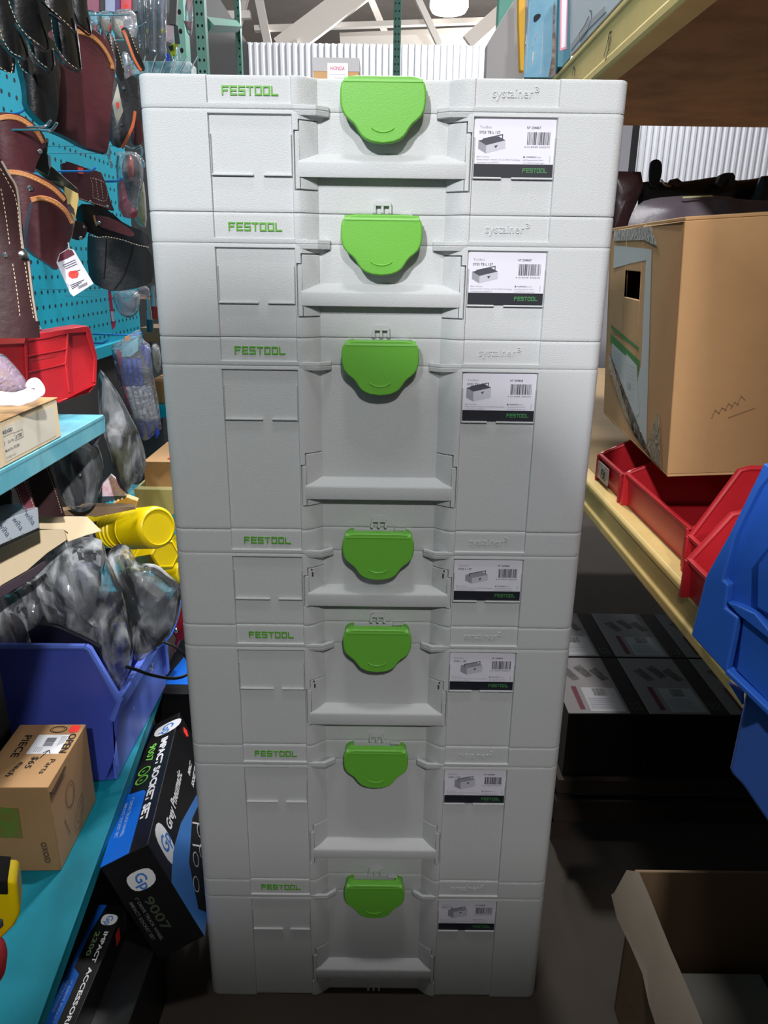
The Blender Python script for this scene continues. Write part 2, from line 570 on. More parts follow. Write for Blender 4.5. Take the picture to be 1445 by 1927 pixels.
class Face:
    """a flat drawing area: point (a, b) lies at O + a*u + b*v, raised h along n"""

    def __init__(s, O, u, v):
        s.O, s.u, s.v = Vector(O), Vector(u).normalized(), Vector(v).normalized()
        s.n = s.u.cross(s.v)

    def pt(s, a, b, h=0.):
        return s.O + s.u * a + s.v * b + s.n * h

    def rect(s, mb, a0, a1, b0, b1, h=.0003, mi=0):
        mb.add([s.pt(a0, b0, h), s.pt(a1, b0, h), s.pt(a1, b1, h), s.pt(a0, b1, h)], [(0, 1, 2, 3)], mi)

    def poly(s, mb, pts, h=.0003, mi=0):
        mb.add([s.pt(a, b, h) for a, b in pts], [tuple(range(len(pts)))], mi)

    def slab(s, mb, pts, h0, h1, mi=0):
        n = len(pts)
        vs = [s.pt(a, b, h1) for a, b in pts] + [s.pt(a, b, h0) for a, b in pts]
        fs = [tuple(range(n)), tuple(range(2 * n - 1, n - 1, -1))] + [(i, (i + 1) % n, n + (i + 1) % n, n + i) for i in range(n)]
        mb.add(vs, fs, mi)

    def line(s, mb, pts, wd, h=.0004, mi=0, closed=False):
        P = list(pts)
        if closed:
            P = P + [P[0]]
        for (a, b), (c, d) in zip(P[:-1], P[1:]):
            L = math.hypot(c - a, d - b) or 1e-9
            nx, ny = -(d - b) / L * wd / 2, (c - a) / L * wd / 2
            ex, ey = (c - a) / L * wd / 3, (d - b) / L * wd / 3
            s.poly(mb, [(a - ex + nx, b - ey + ny), (a - ex - nx, b - ey - ny), (c + ex - nx, d + ey - ny), (c + ex + nx, d + ey + ny)], h, mi)

    def ring(s, mb, a, b, ra, rb, wd, h=.0004, mi=0, n=28):
        s.line(mb, [(a + ra * cos(2 * pi * k / n), b + rb * sin(2 * pi * k / n)) for k in range(n)], wd, h, mi, True)

    def text(s, mb, string, a, b, size, mi=0, h=.0004, width=None, bold=0., depth=0., rot=0., align='L'):
        vs, fs = text_geo(string, bold)
        x0, x1 = min(v[0] for v in vs), max(v[0] for v in vs)
        sx = width / (x1 - x0) if width and x1 > x0 else size
        off = {'L': 0, 'C': .5, 'R': 1}[align] * (x1 - x0) * sx
        c, sn = cos(rot), sin(rot)

        def tr(v, hh):
            x, y = (v[0] - x0) * sx - off, v[1] * size
            return s.pt(a + x * c - y * sn, b + x * sn + y * c, hh)
        mb.add([tr(v, h + depth) for v in vs], fs, mi)
        if depth:
            edges = {}
            for f in fs:
                for i in range(len(f)):
                    e = (f[i], f[(i + 1) % len(f)])
                    edges[e] = 1
            be = [e for e in edges if (e[1], e[0]) not in edges]
            V = [tr(v, h + depth) for v in vs] + [tr(v, h) for v in vs]
            n = len(vs)
            mb.add(V, [(e[0], e[1], e[1] + n, e[0] + n) for e in be], mi)

    def barcode(s, mb, a0, a1, b0, b1, mi=0, seed=3, h=.0004, vert=False):
        r = random.Random(seed)
        x = a0 if not vert else b0
        end = a1 if not vert else b1
        u = abs(end - a0 if not vert else end - b0) / 62.
        while x < end - u:
            wd = u * r.choice((1, 1, 2, 3))
            if not vert:
                s.rect(mb, x, min(x + wd, end), b0, b1, h, mi)
            else:
                s.rect(mb, a0, a1, x, min(x + wd, end), h, mi)
            x += wd + u * r.choice((1, 1, 2))


# squared block capitals of the case maker's word mark, strokes on a 5 x 5 grid (w=1, h=1)
def wordmark(face, mb, a, b, wd, ht, mi=0, h0=.0, h1=.0006):
    t = .19
    G = {'F': [(0, t, 0, 1), (t, 1, 1 - t, 1), (t, .85, .42, .42 + t)],
         'E': [(0, t, 0, 1), (t, 1, 1 - t, 1), (t, .9, .41, .41 + t), (t, 1, 0, t)],
         'S': [(0, t, .41, 1), (t, 1, 1 - t, 1), (t, 1, .41, .41 + t), (1 - t, 1, 0, .41), (0, 1 - t, 0, t)],
         'T': [(0, 1, 1 - t, 1), (.5 - t / 2, .5 + t / 2, 0, 1 - t)],
         'O': [(0, t, .0, 1), (1 - t, 1, 0, 1), (t, 1 - t, 1 - t, 1), (t, 1 - t, 0, t)],
         'L': [(0, t, 0, 1), (t, 1, 0, t)]}
    word = 'FESTOOL'
    gap = .16
    lw = wd / (7 + 6 * gap)
    for i, ch in enumerate(word):
        x0 = a + i * lw * (1 + gap)
        for (p, q, r, s_) in G[ch]:
            face.slab(mb, [(x0 + p * lw, b + r * ht), (x0 + q * lw, b + r * ht), (x0 + q * lw, b + s_ * ht), (x0 + p * lw, b + s_ * ht)], h0, h1, mi)


# ------------------------------------------------------------------ placing helpers
def ray(px, py):
    return CF + CR * ((px - 722.5) / FPX) - CU * ((py - 963.5) / FPX)


def atY(px, py, Y):
    d = ray(px, py)
    return CAM + d * ((Y - CAM.y) / d.y)


def atX(px, py, X):
    d = ray(px, py)
    return CAM + d * ((X - CAM.x) / d.x)


def atZ(px, py, Z):
    d = ray(px, py)
    return CAM + d * ((Z - CAM.z) / d.z)


class Fr:
    """standing plane of an object: local x to the right, y into depth, z up"""

    def __init__(s, px, py, Y=None, az=0, tilt=0, X=None, Z=None):
        s.O = atY(px, py, Y) if Y is not None else (atX(px, py, X) if X is not None else atZ(px, py, Z))
        s.M = Matrix.Rotation(radians(az), 3, 'Z') @ Matrix.Rotation(radians(tilt), 3, 'X')
        s.Mi = s.M.transposed()

    def p3(s, px, py, off=0.):
        d = s.Mi @ ray(px, py)
        c = s.Mi @ (CAM - s.O)
        t = (off - c.y) / d.y
        q = c + d * t
        return (q.x, off, q.z)

    def P(s, pts, off=0.):
        return [(lambda q: (q[0], q[2]))(s.p3(x, y, off)) for x, y in pts]

    def P3(s, pts, off=0.):
        return [s.p3(x, y, off) for x, y in pts]

    def thing(s, name, label, cat, group=None):
        o = bpy.data.objects.new(name, None)
        o.empty_display_size = .02
        COL.objects.link(o)
        m = s.M.to_4x4()
        m.translation = s.O
        o.matrix_world = m
        tagit(o, label, cat, group)
        return o

    def place(s, o, label, cat, group=None, kind=None):
        m = s.M.to_4x4()
        m.translation = s.O
        o.matrix_world = m
        tagit(o, label, cat, group, kind)
        return o


def tagit(o, label=None, cat=None, group=None, kind=None):
    if label:
        o['label'] = label
    if cat:
        o['category'] = cat
    if group:
        o['group'] = group
    if kind:
        o['kind'] = kind
    return o


def thing(name, label, cat, loc=(0, 0, 0), rotz=0., group=None, mat3=None):
    o = bpy.data.objects.new(name, None)
    o.empty_display_size = .02
    COL.objects.link(o)
    if mat3 is not None:
        m = mat3.to_4x4()
        m.translation = Vector(loc)
        o.matrix_world = m
    else:
        o.location = loc
        o.rotation_euler.z = rotz
    return tagit(o, label, cat, group)


def copy_tree(o, parent=None):
    c = o.copy()
    COL.objects.link(c)
    if parent:
        c.parent = parent
    for ch in list(o.children):
        copy_tree(ch, c)
    return c


def stitches(mb, path, dash=.004, gap=.003, r=.0005, mi=0):
    """broken thread line along a path of 3-D points"""
    P = [Vector(p) for p in path]
    run = 0.
    on = True
    cur = [P[0]]
    for a, b in zip(P[:-1], P[1:]):
        L = (b - a).length
        pos = 0.
        while pos < L:
            need = (dash if on else gap) - run
            if pos + need <= L:
                pos += need
                q = a.lerp(b, pos / L)
                if on:
                    cur.append(q)
                    if len(cur) > 1:
                        mb.tube([cur[0], cur[-1]], r, 4, mi)
                on = not on
                cur = [q]
                run = 0.
            else:
                run += L - pos
                pos = L


# ------------------------------------------------------------------ the setting
def struct(name, mb, m, **k):
    o = mb.build(name, m, **k)
    o['kind'] = 'structure'
    return o


mb = MB()
mb.box(-6, 8, -4.5, 9, -.1, 0)
struct('floor', mb, FLOOR)
mb = MB()
# corrugated sheet partition closing the far end of the aisle
N = 260
pitch = .0595
top = 3.02
prof = []
for i in range(N):
    x = -4.2 + i * pitch
    prof += [(x, 0), (x + pitch * .32, 0), (x + pitch * .46, .016), (x + pitch * .86, .016)]
vs, fs = [], []
for x, y in prof:
    vs += [(x, 7 + y, 0), (x, 7 + y, top)]
for i in range(len(prof) - 1):
    fs.append((2 * i, 2 * i + 2, 2 * i + 3, 2 * i + 1))
mb.add(vs, fs)
struct('wall_back', mb, WHS, angle=20)
mb = MB()
mb.box(-14, 18, -6, 30, 7.2, 7.3)
struct('ceiling', mb, CEIL)
mb = MB()
mb.box(-14, 18, 26, 26.2, 0, 7.2)
struct('wall_far', mb, CEIL)
mb = MB()
mb.prism([(-2.2, 0), (3.2, 0), (3.2, 1.775), (-.33, 1.775), (-.41, 1.895), (-.62, 1.985), (-.70, 1.97), (-.76, 1.74), (-2.2, 1.72)], -1.72, -1.68)
struct('added_light_blocker', mb, mat('grey_blocker_paint', (90, 88, 86), .8))  # unseen blocker, top edge shaped to shade the lower part of the stack
mb = MB()
mb.box(-1.3, -1.28, -1.7, 7, 0, 3.0)
struct('wall_left', mb, mat('dim_rack_side', (34, 36, 38), .85))

# roof trusses, one object each
tr = [((528, 92), (690, -30), 12, .34), ((560, 80), (300, 190), 12, .1), ((784, -10), (828, 84), 12, .09), ((478, 52), (1000, 34), 12.2, .07),
      ((330, -20), (400, 90), 12, .16), ((462, -10), (436, 90), 12, .08), ((485, -10), (505, 90), 12, .12),
      ((880, 78), (990, -20), 12, .2), ((640, 78), (1010, 62), 12.6, .24), ((330, 30), (470, 26), 11.8, .1), ((690, -20), (724, 60), 12.6, .1)]
for i, (a, b, Y, wd) in enumerate(tr):
    A, B = atY(*a, Y), atY(*b, Y + .3)
    d = (B - A).normalized()
    n = Vector((0, 1, 0)).cross(d).normalized()
    mb = MB()
    mb.obox(A - n * wd / 2, B - A, n * wd, Vector((0, .12, 0)))
    struct('trim_%d' % (i + 1), mb, TRUS)

# hanging high bay lamp seen against the ceiling
F = Fr(845, 10, Y=13)
t = F.thing('high_bay_lamp', 'round glowing ceiling lamp hanging among the white trusses', 'lamp')
mb = MB()
mb.lathe((0, 0, -.12), (0, 0, 1), [(0, .16), (.03, .27), (.1, .31), (.2, .3), (.26, .2)], 32)
mb.build('diffuser', emit('lamp_glow', (255, 250, 245), 14), t)
mb = MB()
mb.lathe((0, 0, .14), (0, 0, 1), [(0, .22), (.1, .16), (.25, .12)], 24)
mb.tube([(0, 0, .3), (0, 0, 1.4)], .02)
mb.build('housing', TRUS, t)

# green slotted uprights of the racks behind
def upright(px0, px1, ytop, ybot, Y, label, depth=.06):
    A = atY(px0, ybot, Y)
    wd = (atY(px1, ybot, Y) - A).length
    H = atY(px0, min(ytop, -60), Y).z
    o_ = thing('rack_upright', label, 'rack post', (A.x + wd / 2, Y, 0), group=None)
    mb = MB()
    mb.box(-wd / 2, wd / 2, 0, depth, 0, H)
    p = mb.build('post', DKGRN, o_, bevel=.002)
    mb = MB()
    z = max(0.2, A.z - .3)
    while z < H - .02:
        for sx in ((-.22, .22) if wd > .05 else (.18,)):
            mb.ball((sx * wd, 0, z), .0055, 0, 8, (1, .5, 1.4))
        z += .05
    mb.build('slots', HOLE, o_)
    return o_


upright(328, 352, 0, 130, 1.7, 'green slotted rack post left of the corrugated wall')
upright(368, 387, 0, 70, 3.4, 'green slotted rack post behind the leftmost one')
upright(740, 754, 0, 78, 5.6, 'green slotted rack post above the green latch, in front of trusses')
upright(934, 943, 0, 80, 5.6, 'thin green rack post beside the grey panel at right')
upright(443, 453, 30, 76, 5.2, 'short far green rack post beside the slanting white truss')
# brace between the left posts
A, B = atY(384, 46, 3.4), atY(449, 50, 5.2)
mb = MB()
A, B = A.lerp(B, .06), A.lerp(B, .94)
mb.tube([A, B], .035, 4)
tagit(mb.build('rack_brace', DKGRN), 'horizontal green bar joining two posts at top left', 'rack bar')

# ------------------------------------------------------------------ the stack of cases
mm = .001
DEPTH = .296


def base_y(ax):
    if ax <= 70:
        return 14.
    if ax >= 92:
        return 0.
    return 14. * ((92 - ax) / 22.) ** 1.45


def shell(name, parent, z0, z1, H, hd, lid):
    """one moulded half of a case, front formed as relief; all in mm"""
    hb, hn, ht = hd[:3]
    R = 13.
    edges_x = [70, 96.5, 184.5]
    gx = [(93.5, 94.7), (88.7, 89.9)]
    cols = set([0, 40, 69.8, 70, 73, 76, 79, 82, 85, 87.5, 90, 92, 200, 220, 257 - R])
    for e in edges_x[1:]:
        cols |= {e - .5, e + .5}
    rows = set()
    if lid:
        rows |= {z0, z0 + .5, z0 + 1.6, z1 - 4, z1 - 1.6, z1 - .5, z1, H - 27.2, H - 26.2, H - 25.4}
    else:
        rows |= {z0, z0 + .5, z0 + 1.6, z0 + 4, z1 - 1.6, z1 - .5, z1, H - 37.4, H - 36.2}
        for a, b in gx:
            cols |= {a - .12, a + .12, b - .12, b + .12}
        for e in (hb - 1.2, hb, hn, hn + 1.2, ht, ht + 1.2):
            rows |= {e - .12, e + .12}
    rows = sorted(r for r in rows if z0 - 1e-6 <= r <= z1 + 1e-6)
    half = sorted(cols)
    xs = [-c for c in reversed(half) if c > 0] + half

    def dep(x, z):
        ax = abs(x)
        y = base_y(ax)
        if 96.5 < ax < 184.5:
            if lid and z > H - 26.6:
                y += 2.3
            if not lid and z < H - 36.8:
                y += 3.2
        if not lid:
            g = False
            if 93.5 < ax < 94.7 and hb - 1.2 < z < hn + 1.2:
                g = True
            if 88.7 < ax < 89.9 and hn < z < ht + 1.2:
                g = True
            if 88.7 < ax < 94.7 and hn < z < hn + 1.2:
                g = True
            if 71 < ax < 94.7 and hb - 1.2 < z < hb:
                g = True
            if 71 < ax < 89.9 and ht < z < ht + 1.2:
                g = True
            if g:
                y += 5
        return y

    def inset(z):
        a = min(z - z0, z1 - z)
        big = lid and z > (z0 + z1) / 2
        if a < .1:
            return 1.6 if big else 1.3
        if a < .9:
            return .5 if big else .35
        return 0
    vs = []
    loopn = None
    for z in rows:
        ins = inset(z)
        loop = []
        # start at left side back, go to front, around to the right side
        loop.append((-257 + ins, DEPTH / mm - R, z))
        for k in range(0, 7):
            a = pi / 2 * k / 6
            loop.append((-257 + R - (R - ins) * cos(a), R - (R - ins) * sin(a), z))
        for x in xs[1:-1]:
            loop.append((x, dep(x, z) + ins, z))
        for k in range(6, -1, -1):
            a = pi / 2 * k / 6
            loop.append((257 - R + (R - ins) * cos(a), R - (R - ins) * sin(a), z))
        loop.append((257 - ins, DEPTH / mm - R, z))
        for k in range(1, 7):
            a = pi / 2 * k / 6
            loop.append((257 - R + (R - ins) * cos(a), DEPTH / mm - R + (R - ins) * sin(a), z))
        for k in range(6, 0, -1):
            a = pi / 2 * k / 6
            loop.append((-257 + R - (R - ins) * cos(a), DEPTH / mm - R + (R - ins) * sin(a), z))
        vs += loop
        loopn = len(loop)
    n = loopn
    fs = []
    for r in range(len(rows) - 1):
        for i in range(n):
            j = (i + 1) % n
            fs.append((r * n + i, r * n + j, (r + 1) * n + j, (r + 1) * n + i))
    fs.append(tuple(range(n))[::-1])
    fs.append(tuple((len(rows) - 1) * n + i for i in range(n)))
    m_ = MB()
    m_.add([(x * mm, y * mm, z * mm) for x, y, z in vs], fs)
    return m_.build(name, GREY, parent, angle=28)


def flange(name, parent, z0, z1, sgn, taper=0., hole=True):
    """little shelf beside the latch where lid and body meet"""
    m_ = MB()
    out = [(-95, -.4), (-71, -.4), (-57.5, 9.5), (-57.5, 14.2), (-61.5, 14.2)]
    inn = [(-72.6, 3.8), (-95, 3.8)]
    if not hole:
        inn = [(-72, 14.2), (-90, 2)]
    p = [(x * sgn * -1 * mm * -1 if False else x * (-sgn) * -1 * mm, y * mm) for x, y in out + inn]
    p = [(x * mm * (1 if sgn < 0 else -1), y * mm) for x, y in out + inn]
    n = len(p)
    top = [(x, y, z1 * mm) for x, y in p]
    bot = [(x, (y + taper * mm * (1 if y < .012 else 0)), z0 * mm) for x, y in p]
    fs = [tuple(range(n)), tuple(range(2 * n - 1, n - 1, -1))] + [(i, (i + 1) % n, n + (i + 1) % n, n + i) for i in range(n)]
    m_.add(top + bot, fs)
    return m_.build(name, GREY, parent, bevel=.0007)


LATCH = [(0, -.8), (28, -.8), (34.5, -1.5), (39.5, -3.4), (43.2, -7.4), (44.6, -13), (45, -20), (44.6, -27), (43.4, -32.5), (41, -37),
         (37, -41), (32, -44.8), (28.6, -48.6), (26, -52.8), (22.8, -57.2), (18.2, -60.6), (11.5, -63.2), (0, -64.6)]


def latch(parent, H):
    pts = LATCH + [(-x, z) for x, z in reversed(LATCH[1:-1])]
    rings = [(-7.5, .945, 0), (-7.2, .968, 0), (-6.0, .992, 0), (-4.2, 1., 0), (4, .985, 0)]
    m_ = MB()
    vs, fs = [], []
    n = len(pts)
    cz = -30
    for y, s_, _ in rings:
        vs += [(x * s_ * mm, y * mm, (H + cz + (z - cz) * s_) * mm) for x, z in pts]
    fs.append(tuple(range(n)))
    for r in range(len(rings) - 1):
        fs += [(r * n + i, r * n + (i + 1) % n, (r + 1) * n + (i + 1) % n, (r + 1) * n + i) for i in range(n)]
    fs.append(tuple((len(rings) - 1) * n + i for i in range(n))[::-1])
    m_.add(vs, fs)
    # horns reaching back over the lid, pivot block behind
    for sg in (-1, 1):
        m_.prism([(sg * x * mm, (H + z) * mm) for x, z in ((31, -1.2), (36, -1.9), (40, -4), (42.4, -8), (42.4, -20), (31, -20))], .003, .0138)
    m_.box(-.03, .03, .003, .0138, (H - 45) * mm, (H - 12) * mm)
    o = m_.build('latch', GREEN, parent, angle=50)
    o.modifiers.new('w', 'WEIGHTED_NORMAL').keep_sharp = True
    m_ = MB()
    # hinge groove shown as a fine raised lip under the top strip
    m_.xprism([(-.0076, (H - 7.4) * mm), (-.0080, (H - 6.8) * mm), (-.0074, (H - 4) * mm), (-.004, (H - 1.6) * mm), (-.004, (H - 7.4) * mm)], -.0408, .0408)
    m_.build('hinge_lip', GREEN, o, bevel=.0003)
    m_ = MB()
    arc = [(14.5 * sin(a), -45.5 - 9.5 * cos(a) + 1.5) for a in [(-1 + 2 * k / 12) * .95 for k in range(13)]]
    m_.tube([(x * mm, -.0075, (H + z) * mm) for x, z in arc], .0009, 6)
    m_.build('grip_mark', GREEN, o)
    return o


def clip(parent):
    m_ = MB()
    m_.prism([(x * mm, z * mm) for x, z in ((-9.5, 8.6), (-9, 12), (-6, 14), (7, 14), (10, 12), (10.5, 8.6))], .0085, .0142)
    for a in (-9.5, -.9, 7.7):
        m_.prism([(x * mm, z * mm) for x, z in ((a, 8.8), (a, 2.4), (a + .6, .6), (a + 2.8, .6), (a + 2.8, 8.8))], .0088, .0142)
        m_.prism([(x * mm, z * mm) for x, z in ((a - .8, 3.2), (a + .3, 1.0), (a + 1.6, 1.4), (a + 1.2, 3.2))], .0082, .012)
    m_.build('coupling_clip', GREY, parent, bevel=.0005)


def handle(parent, hd, hooks):
    hb, hn, ht, bb, ft, bt = hd
    for sg in (-1, 1):
        m_ = MB()

        def sheet(c, za, zb):
            m2 = len(c)
            fr = [(sg * x * mm, (base_y(x) - .5) * mm, z * mm) for z in (za, zb) for x in c]
            bk = [(sg * x * mm, (base_y(x) + 4) * mm, z * mm) for z in (za, zb) for x in c]
            fs = []
            for i in range(m2 - 1):
                fs.append((i, i + 1, m2 + i + 1, m2 + i))
                fs.append((2 * m2 + i, 3 * m2 + i, 3 * m2 + i + 1, 2 * m2 + i + 1))
                fs.append((i, 2 * m2 + i, 2 * m2 + i + 1, i + 1))
                fs.append((m2 + i, m2 + i + 1, 3 * m2 + i + 1, 3 * m2 + i))
            fs.append((0, m2, 3 * m2, 2 * m2))
            fs.append((m2 - 1, 3 * m2 - 1, 4 * m2 - 1, 2 * m2 - 1))
            m_.add(fr + bk, fs)
        sheet([70.2, 73, 76, 79, 82, 85, 87.5, 88.5], hb + .3, ht - .3)
        sheet([88.5, 90, 92, 93.2], hb + .3, hn - .3)
        o = m_.build('handle_arm', GREY, parent, bevel=.0004)
        if hooks:
            m_ = MB()
            for xx, zz, hh in ((84, ht - 8.5, 6), (85, ht - 1.6, 2.4)):
                y = base_y(xx) - .8
                m_.box((sg * xx - 1.6) * mm, (sg * xx + 1.6) * mm, y * mm, (y + .6) * mm, (zz - hh / 2) * mm, (zz + hh / 2) * mm)
            m_.build('hook_slot', mat('slot_grey', (64, 64, 62), .8), o)
    m_ = MB()
    pr = [(14., bt), (12.5, bt + .2), (.6, ft + 1.2), (-.8, ft), (-1.2, ft - 2), (-1.2, bb + 1.6), (-.6, bb), (8, bb + .5), (14., bb + 1)]
    n = len(pr)
    vs = []
    for x, k in ((-91.5, .0), (-88, 1), (88, 1), (91.5, 0)):
        for y, z in pr:
            yy = max(y, base_y(abs(x)) + .2) if k == 0 else y
            vs.append((x * mm, yy * mm, z * mm))
    fs = []
    for r in range(3):
        fs += [(r * n + i, r * n + (i + 1) % n, (r + 1) * n + (i + 1) % n, (r + 1) * n + i) for i in range(n)]
    fs += [tuple(range(n))[::-1], tuple(3 * n + i for i in range(n))]
    m_.add(vs, fs)
    m_.build('handle_bar', GREY, parent, angle=38)


def info_card(parent, H, kind, name, num, seed):
    m_ = MB()
    x0, x1, zt, zb = 97.4, 183.6, H - 38, H - 94.6
    y = 3.2 - .9
    r = 2.5
    out = [(x0, zb), (x1, zb), (x1, zt - r), (x1 - .7, zt - .7), (x1 - r, zt), (x0 + r, zt), (x0 + .7, zt - .7), (x0, zt - r)]
    m_.prism([(a * mm, b * mm) for a, b in out], y * mm, (y + .7) * mm)
    card = m_.build('info_card', PAPER, parent)
    fc = Face((x0 * mm, y * mm, zb * mm), (1, 0, 0), (0, 0, 1))
    fc.n = Vector((0, -1, 0))
    m_ = MB()
    fc.rect(m_, 0, 86.2 * mm, 0, 13.2 * mm, .0001, 0)
    m_.build('printed_band', NAVY, card)
    m_ = MB()
    wordmark(fc, m_, .0535, .0050, .0265, .0044, 0, .00012, .0002)
    m_.build('word_mark', mat('band_green_ink', (70, 140, 80), .5), card)
    m_ = MB()
    fc.text(m_, kind, .0055, .0475, .0036, 1, .00015)
    fc.text(m_, name, .0052, .0425, .0037, 0, .00015, bold=.018)
    fc.text(m_, 'Nº ' + num, .0555, .0475, .0034, 0, .00015, bold=.018)
    fc.barcode(m_, .0565, .0815, .0322, .0445, 0, seed, .00015)
    fc.text(m_, '4 014549 300270', .0535, .0292, .0024, 0, .00015, width=.0275)
    fc.text(m_, 'Made in Germany', .0035, .0196, .0019, 1, .00015, bold=.01)
    fc.text(m_, 'Festool GmbH | Wertstr. 20 | D-73240 Wendlingen', .0035, .0168, .0019, 1, .00015, width=.047, bold=.01)
    fc.text(m_, 'www.festool.com/REACH', .0035, .0140, .0019, 1, .00015, width=.024, bold=.01)
    fc.poly(m_, [(.053, .0196), (.0555, .0196), (.05425, .0219)], .00015, 0)
    fc.text(m_, 'WARNING:', .0562, .0197, .0021, 0, .00015, bold=.02)
    fc.text(m_, 'Cancer', .067, .0197, .0020, 1, .00015, bold=.01)
    fc.text(m_, 'and Reproductive Harm', .053, .0168, .0019, 1, .00015, width=.022, bold=.01)
    fc.text(m_, 'www.P65Warnings.ca.gov', .053, .0140, .0019, 1, .00015, width=.0235, bold=.01)
    fc.rect(m_, .0818, .0823, .015, .0215, .00015, 1)
    m_.build('printed_text', [INK, INKL], card)
    m_ = MB()
    tall = 1.25 if '187' in name else (1.5 if '237' in name else 1.)
    A = .0045 if kind == 'ToolBox' else .0145
    h_ = .0078 * tall
    zb_ = .0235
    # drawn picture of the case: side, front, top / handle
    fc.poly(m_, [(A, zb_ + .0045), (A + .0085, zb_), (A + .0085, zb_ + h_), (A, zb_ + h_ + .0045)], .00015, 1)
    fc.poly(m_, [(A + .0085, zb_), (A + .029, zb_ + .005), (A + .029, zb_ + .005 + h_), (A + .0085, zb_ + h_)], .00015, 2)
    fc.poly(m_, [(A, zb_ + h_ + .0045), (A + .0085, zb_ + h_), (A + .029, zb_ + .005 + h_), (A + .021, zb_ + h_ + .0088)], .00015, 0 if kind == 'ToolBox' else 1)
    fc.poly(m_, [(A + .017, zb_ + h_ - .0005), (A + .021, zb_ + h_ + .0006), (A + .019, zb_ + h_ - .003)], .0002, 0)
    fc.line(m_, [(A + .005, zb_ + h_ + .0025), (A + .005, zb_ + h_ + .006), (A + .0255, zb_ + h_ + .0105), (A + .0255, zb_ + h_ + .0065)], .001, .0002, 0)
    m_.build('printed_picture', [INK, INKL, mat('light_print_grey', (196, 196, 206), .6)], card)


def make_case(H, hd, hooks, kind, name, num, seed, label, z):
    t = thing('stacking_tool_case', label, 'tool case', (0, 0, z), group='light grey stacking tool cases')
    lid = shell('lid', t, H - 32, H - .2, H, hd, True)
    body = shell('body', t, 0.2, H - 32, H, hd, False)
    for sg in (-1, 1):
        flange('lid_flange', lid, H - 31.9, H - 27.4, sg)
        flange('body_flange', body, H - 37.4, H - 32.1, sg, 1.2, hole=not (H < 150 and False))
        # label window ledges
        m_ = MB()
        zl = H - 95.4
        a, b = (97.2, 184)
        for p, q in ((a, 128), (139, b)):
            m_.prism([(sg * x * mm, zz * mm) for x, zz in ((p, zl - 1), (q, zl - 1), (q, zl + .9), (p, zl + .9))], 0, .0034)
        for xx in (a + .1, b - .8):
            m_.prism([(sg * x * mm, zz * mm) for x, zz in ((xx, zl + .9), (xx + .8, zl + .9), (xx + .8, zl + 40), (xx, zl + 40))], .0002, .0034)
        m_.build('card_ledge', GREY, body, bevel=.0004)
    m_ = MB()
    fc = Face((0, .0023, 0), (1, 0, 0), (0, 0, 1))
    fc.n = Vector((0, -1, 0))
    wordmark(fc, m_, -.1690, (H - 19.2) * mm, .059, .0090, 0, 0, .0011)
    m_.build('word_mark', GREEND, lid)
    m_ = MB()
    fc.text(m_, 'systainer', .1145, (H - 18) * mm, .0128, 0, .0, width=.0425, depth=.001)
    fc.text(m_, '3', .1585, (H - 12.8) * mm, .0078, 0, .0, width=.0045, depth=.001)
    m_.build('embossed_word', GREY, lid)
    m_ = MB()
    m_.box(.020, .034, .0085, .0142, (H - 3) * mm, (H + .2) * mm)
    m_.build('release_nub', GREY, lid, bevel=.0006)
    latch(t, H)
    clip(t)
    handle(t, hd, hooks)
    info_card(t, H, kind, name, num, seed)
    return t


HD137 = (24, 80.5, 91, 36, 51.5, 60)
specs = [
    (133, HD137, 0, 'ToolBox', 'SYS3 TB L 137', '204867', 'topmost light grey tool case of the tall stack, green latch', 1.154),
    (134, HD137, 0, 'ToolBox', 'SYS3 TB L 137', '204867', 'low grey tool case second from the top of the stack', 1.020),
    (235, (32, 83, 97.5, 41, 57.5, 66), 0, 'ToolBox', 'SYS3 TB L 237', '204868', 'tall grey tool case third from top, plain deep front above handle', .785),
    (133, (27.5, 70, 80.5, 29.3, 46.5, 54), 1, 'Systainer', 'SYS3 L 137', '204846', 'low grey tool case in the middle of the stack, fourth from top', .652),
    (185, (34, 88.5, 102.5, 35.3, 53, 61), 1, 'Systainer', 'SYS3 L 187', '204847', 'medium height grey tool case, third from the floor', .467),
    (236, (33, 89, 101, 43, 58, 68), 0, 'Systainer', 'SYS3 L 237', '204848', 'tall dim grey tool case resting on the bottom case', .231),
    (231, (30.5, 84.5, 97.5, 38.5, 56, 65), 0, 'Systainer', 'SYS3 L 237', '204848', 'bottom grey tool case standing on the dark floor', 0.),
]
for i, (H, hd, hk, kind, nm, num, lb, z) in enumerate(specs):
    make_case(H, hd, hk, kind, nm, num, 5 + i, lb, z)

# small boxed item standing on the stack
t = thing('parts_box', 'small brown box with white label on top of the stack', 'box', (-.061, .2, 1.287))
mb = MB()
mb.box(-.029, .029, 0, .05, 0, .061)
b = mb.build('carton', CARD, t, bevel=.001)
mb = MB()
mb.box(-.0295, .0295, -.0006, .05, .0465, .0616)
mb.build('grey_top_band', GREYP, t)
mb = MB()
mb.box(-.011, .015, -.0014, -.0002, .012, .0555)
c = mb.build('label_sheet', PAPER, t)
fc = Face((0, -.0014, 0), (1, 0, 0), (0, 0, 1))
mb = MB()
fc.n = Vector((0, -1, 0))
fc.text(mb, 'HONDA', .002, .0475, .0062, 0, .0003, width=.018, bold=.02, align='C')
fc.rect(mb, -.009, .013, .0425, .0431, .0003, 1)
fc.rect(mb, -.003, .009, .0385, .0391, .0003, 1)
mb.build('printed_text', [mat('crimson_ink', (170, 50, 80), .5), INKL], c)

# ------------------------------------------------------------------ right-hand pallet rack
XR = .40
t = thing('pallet_rack', 'yellow beamed pallet rack with worn plywood shelves to the right of the stack', 'rack', (XR, 0, 0))


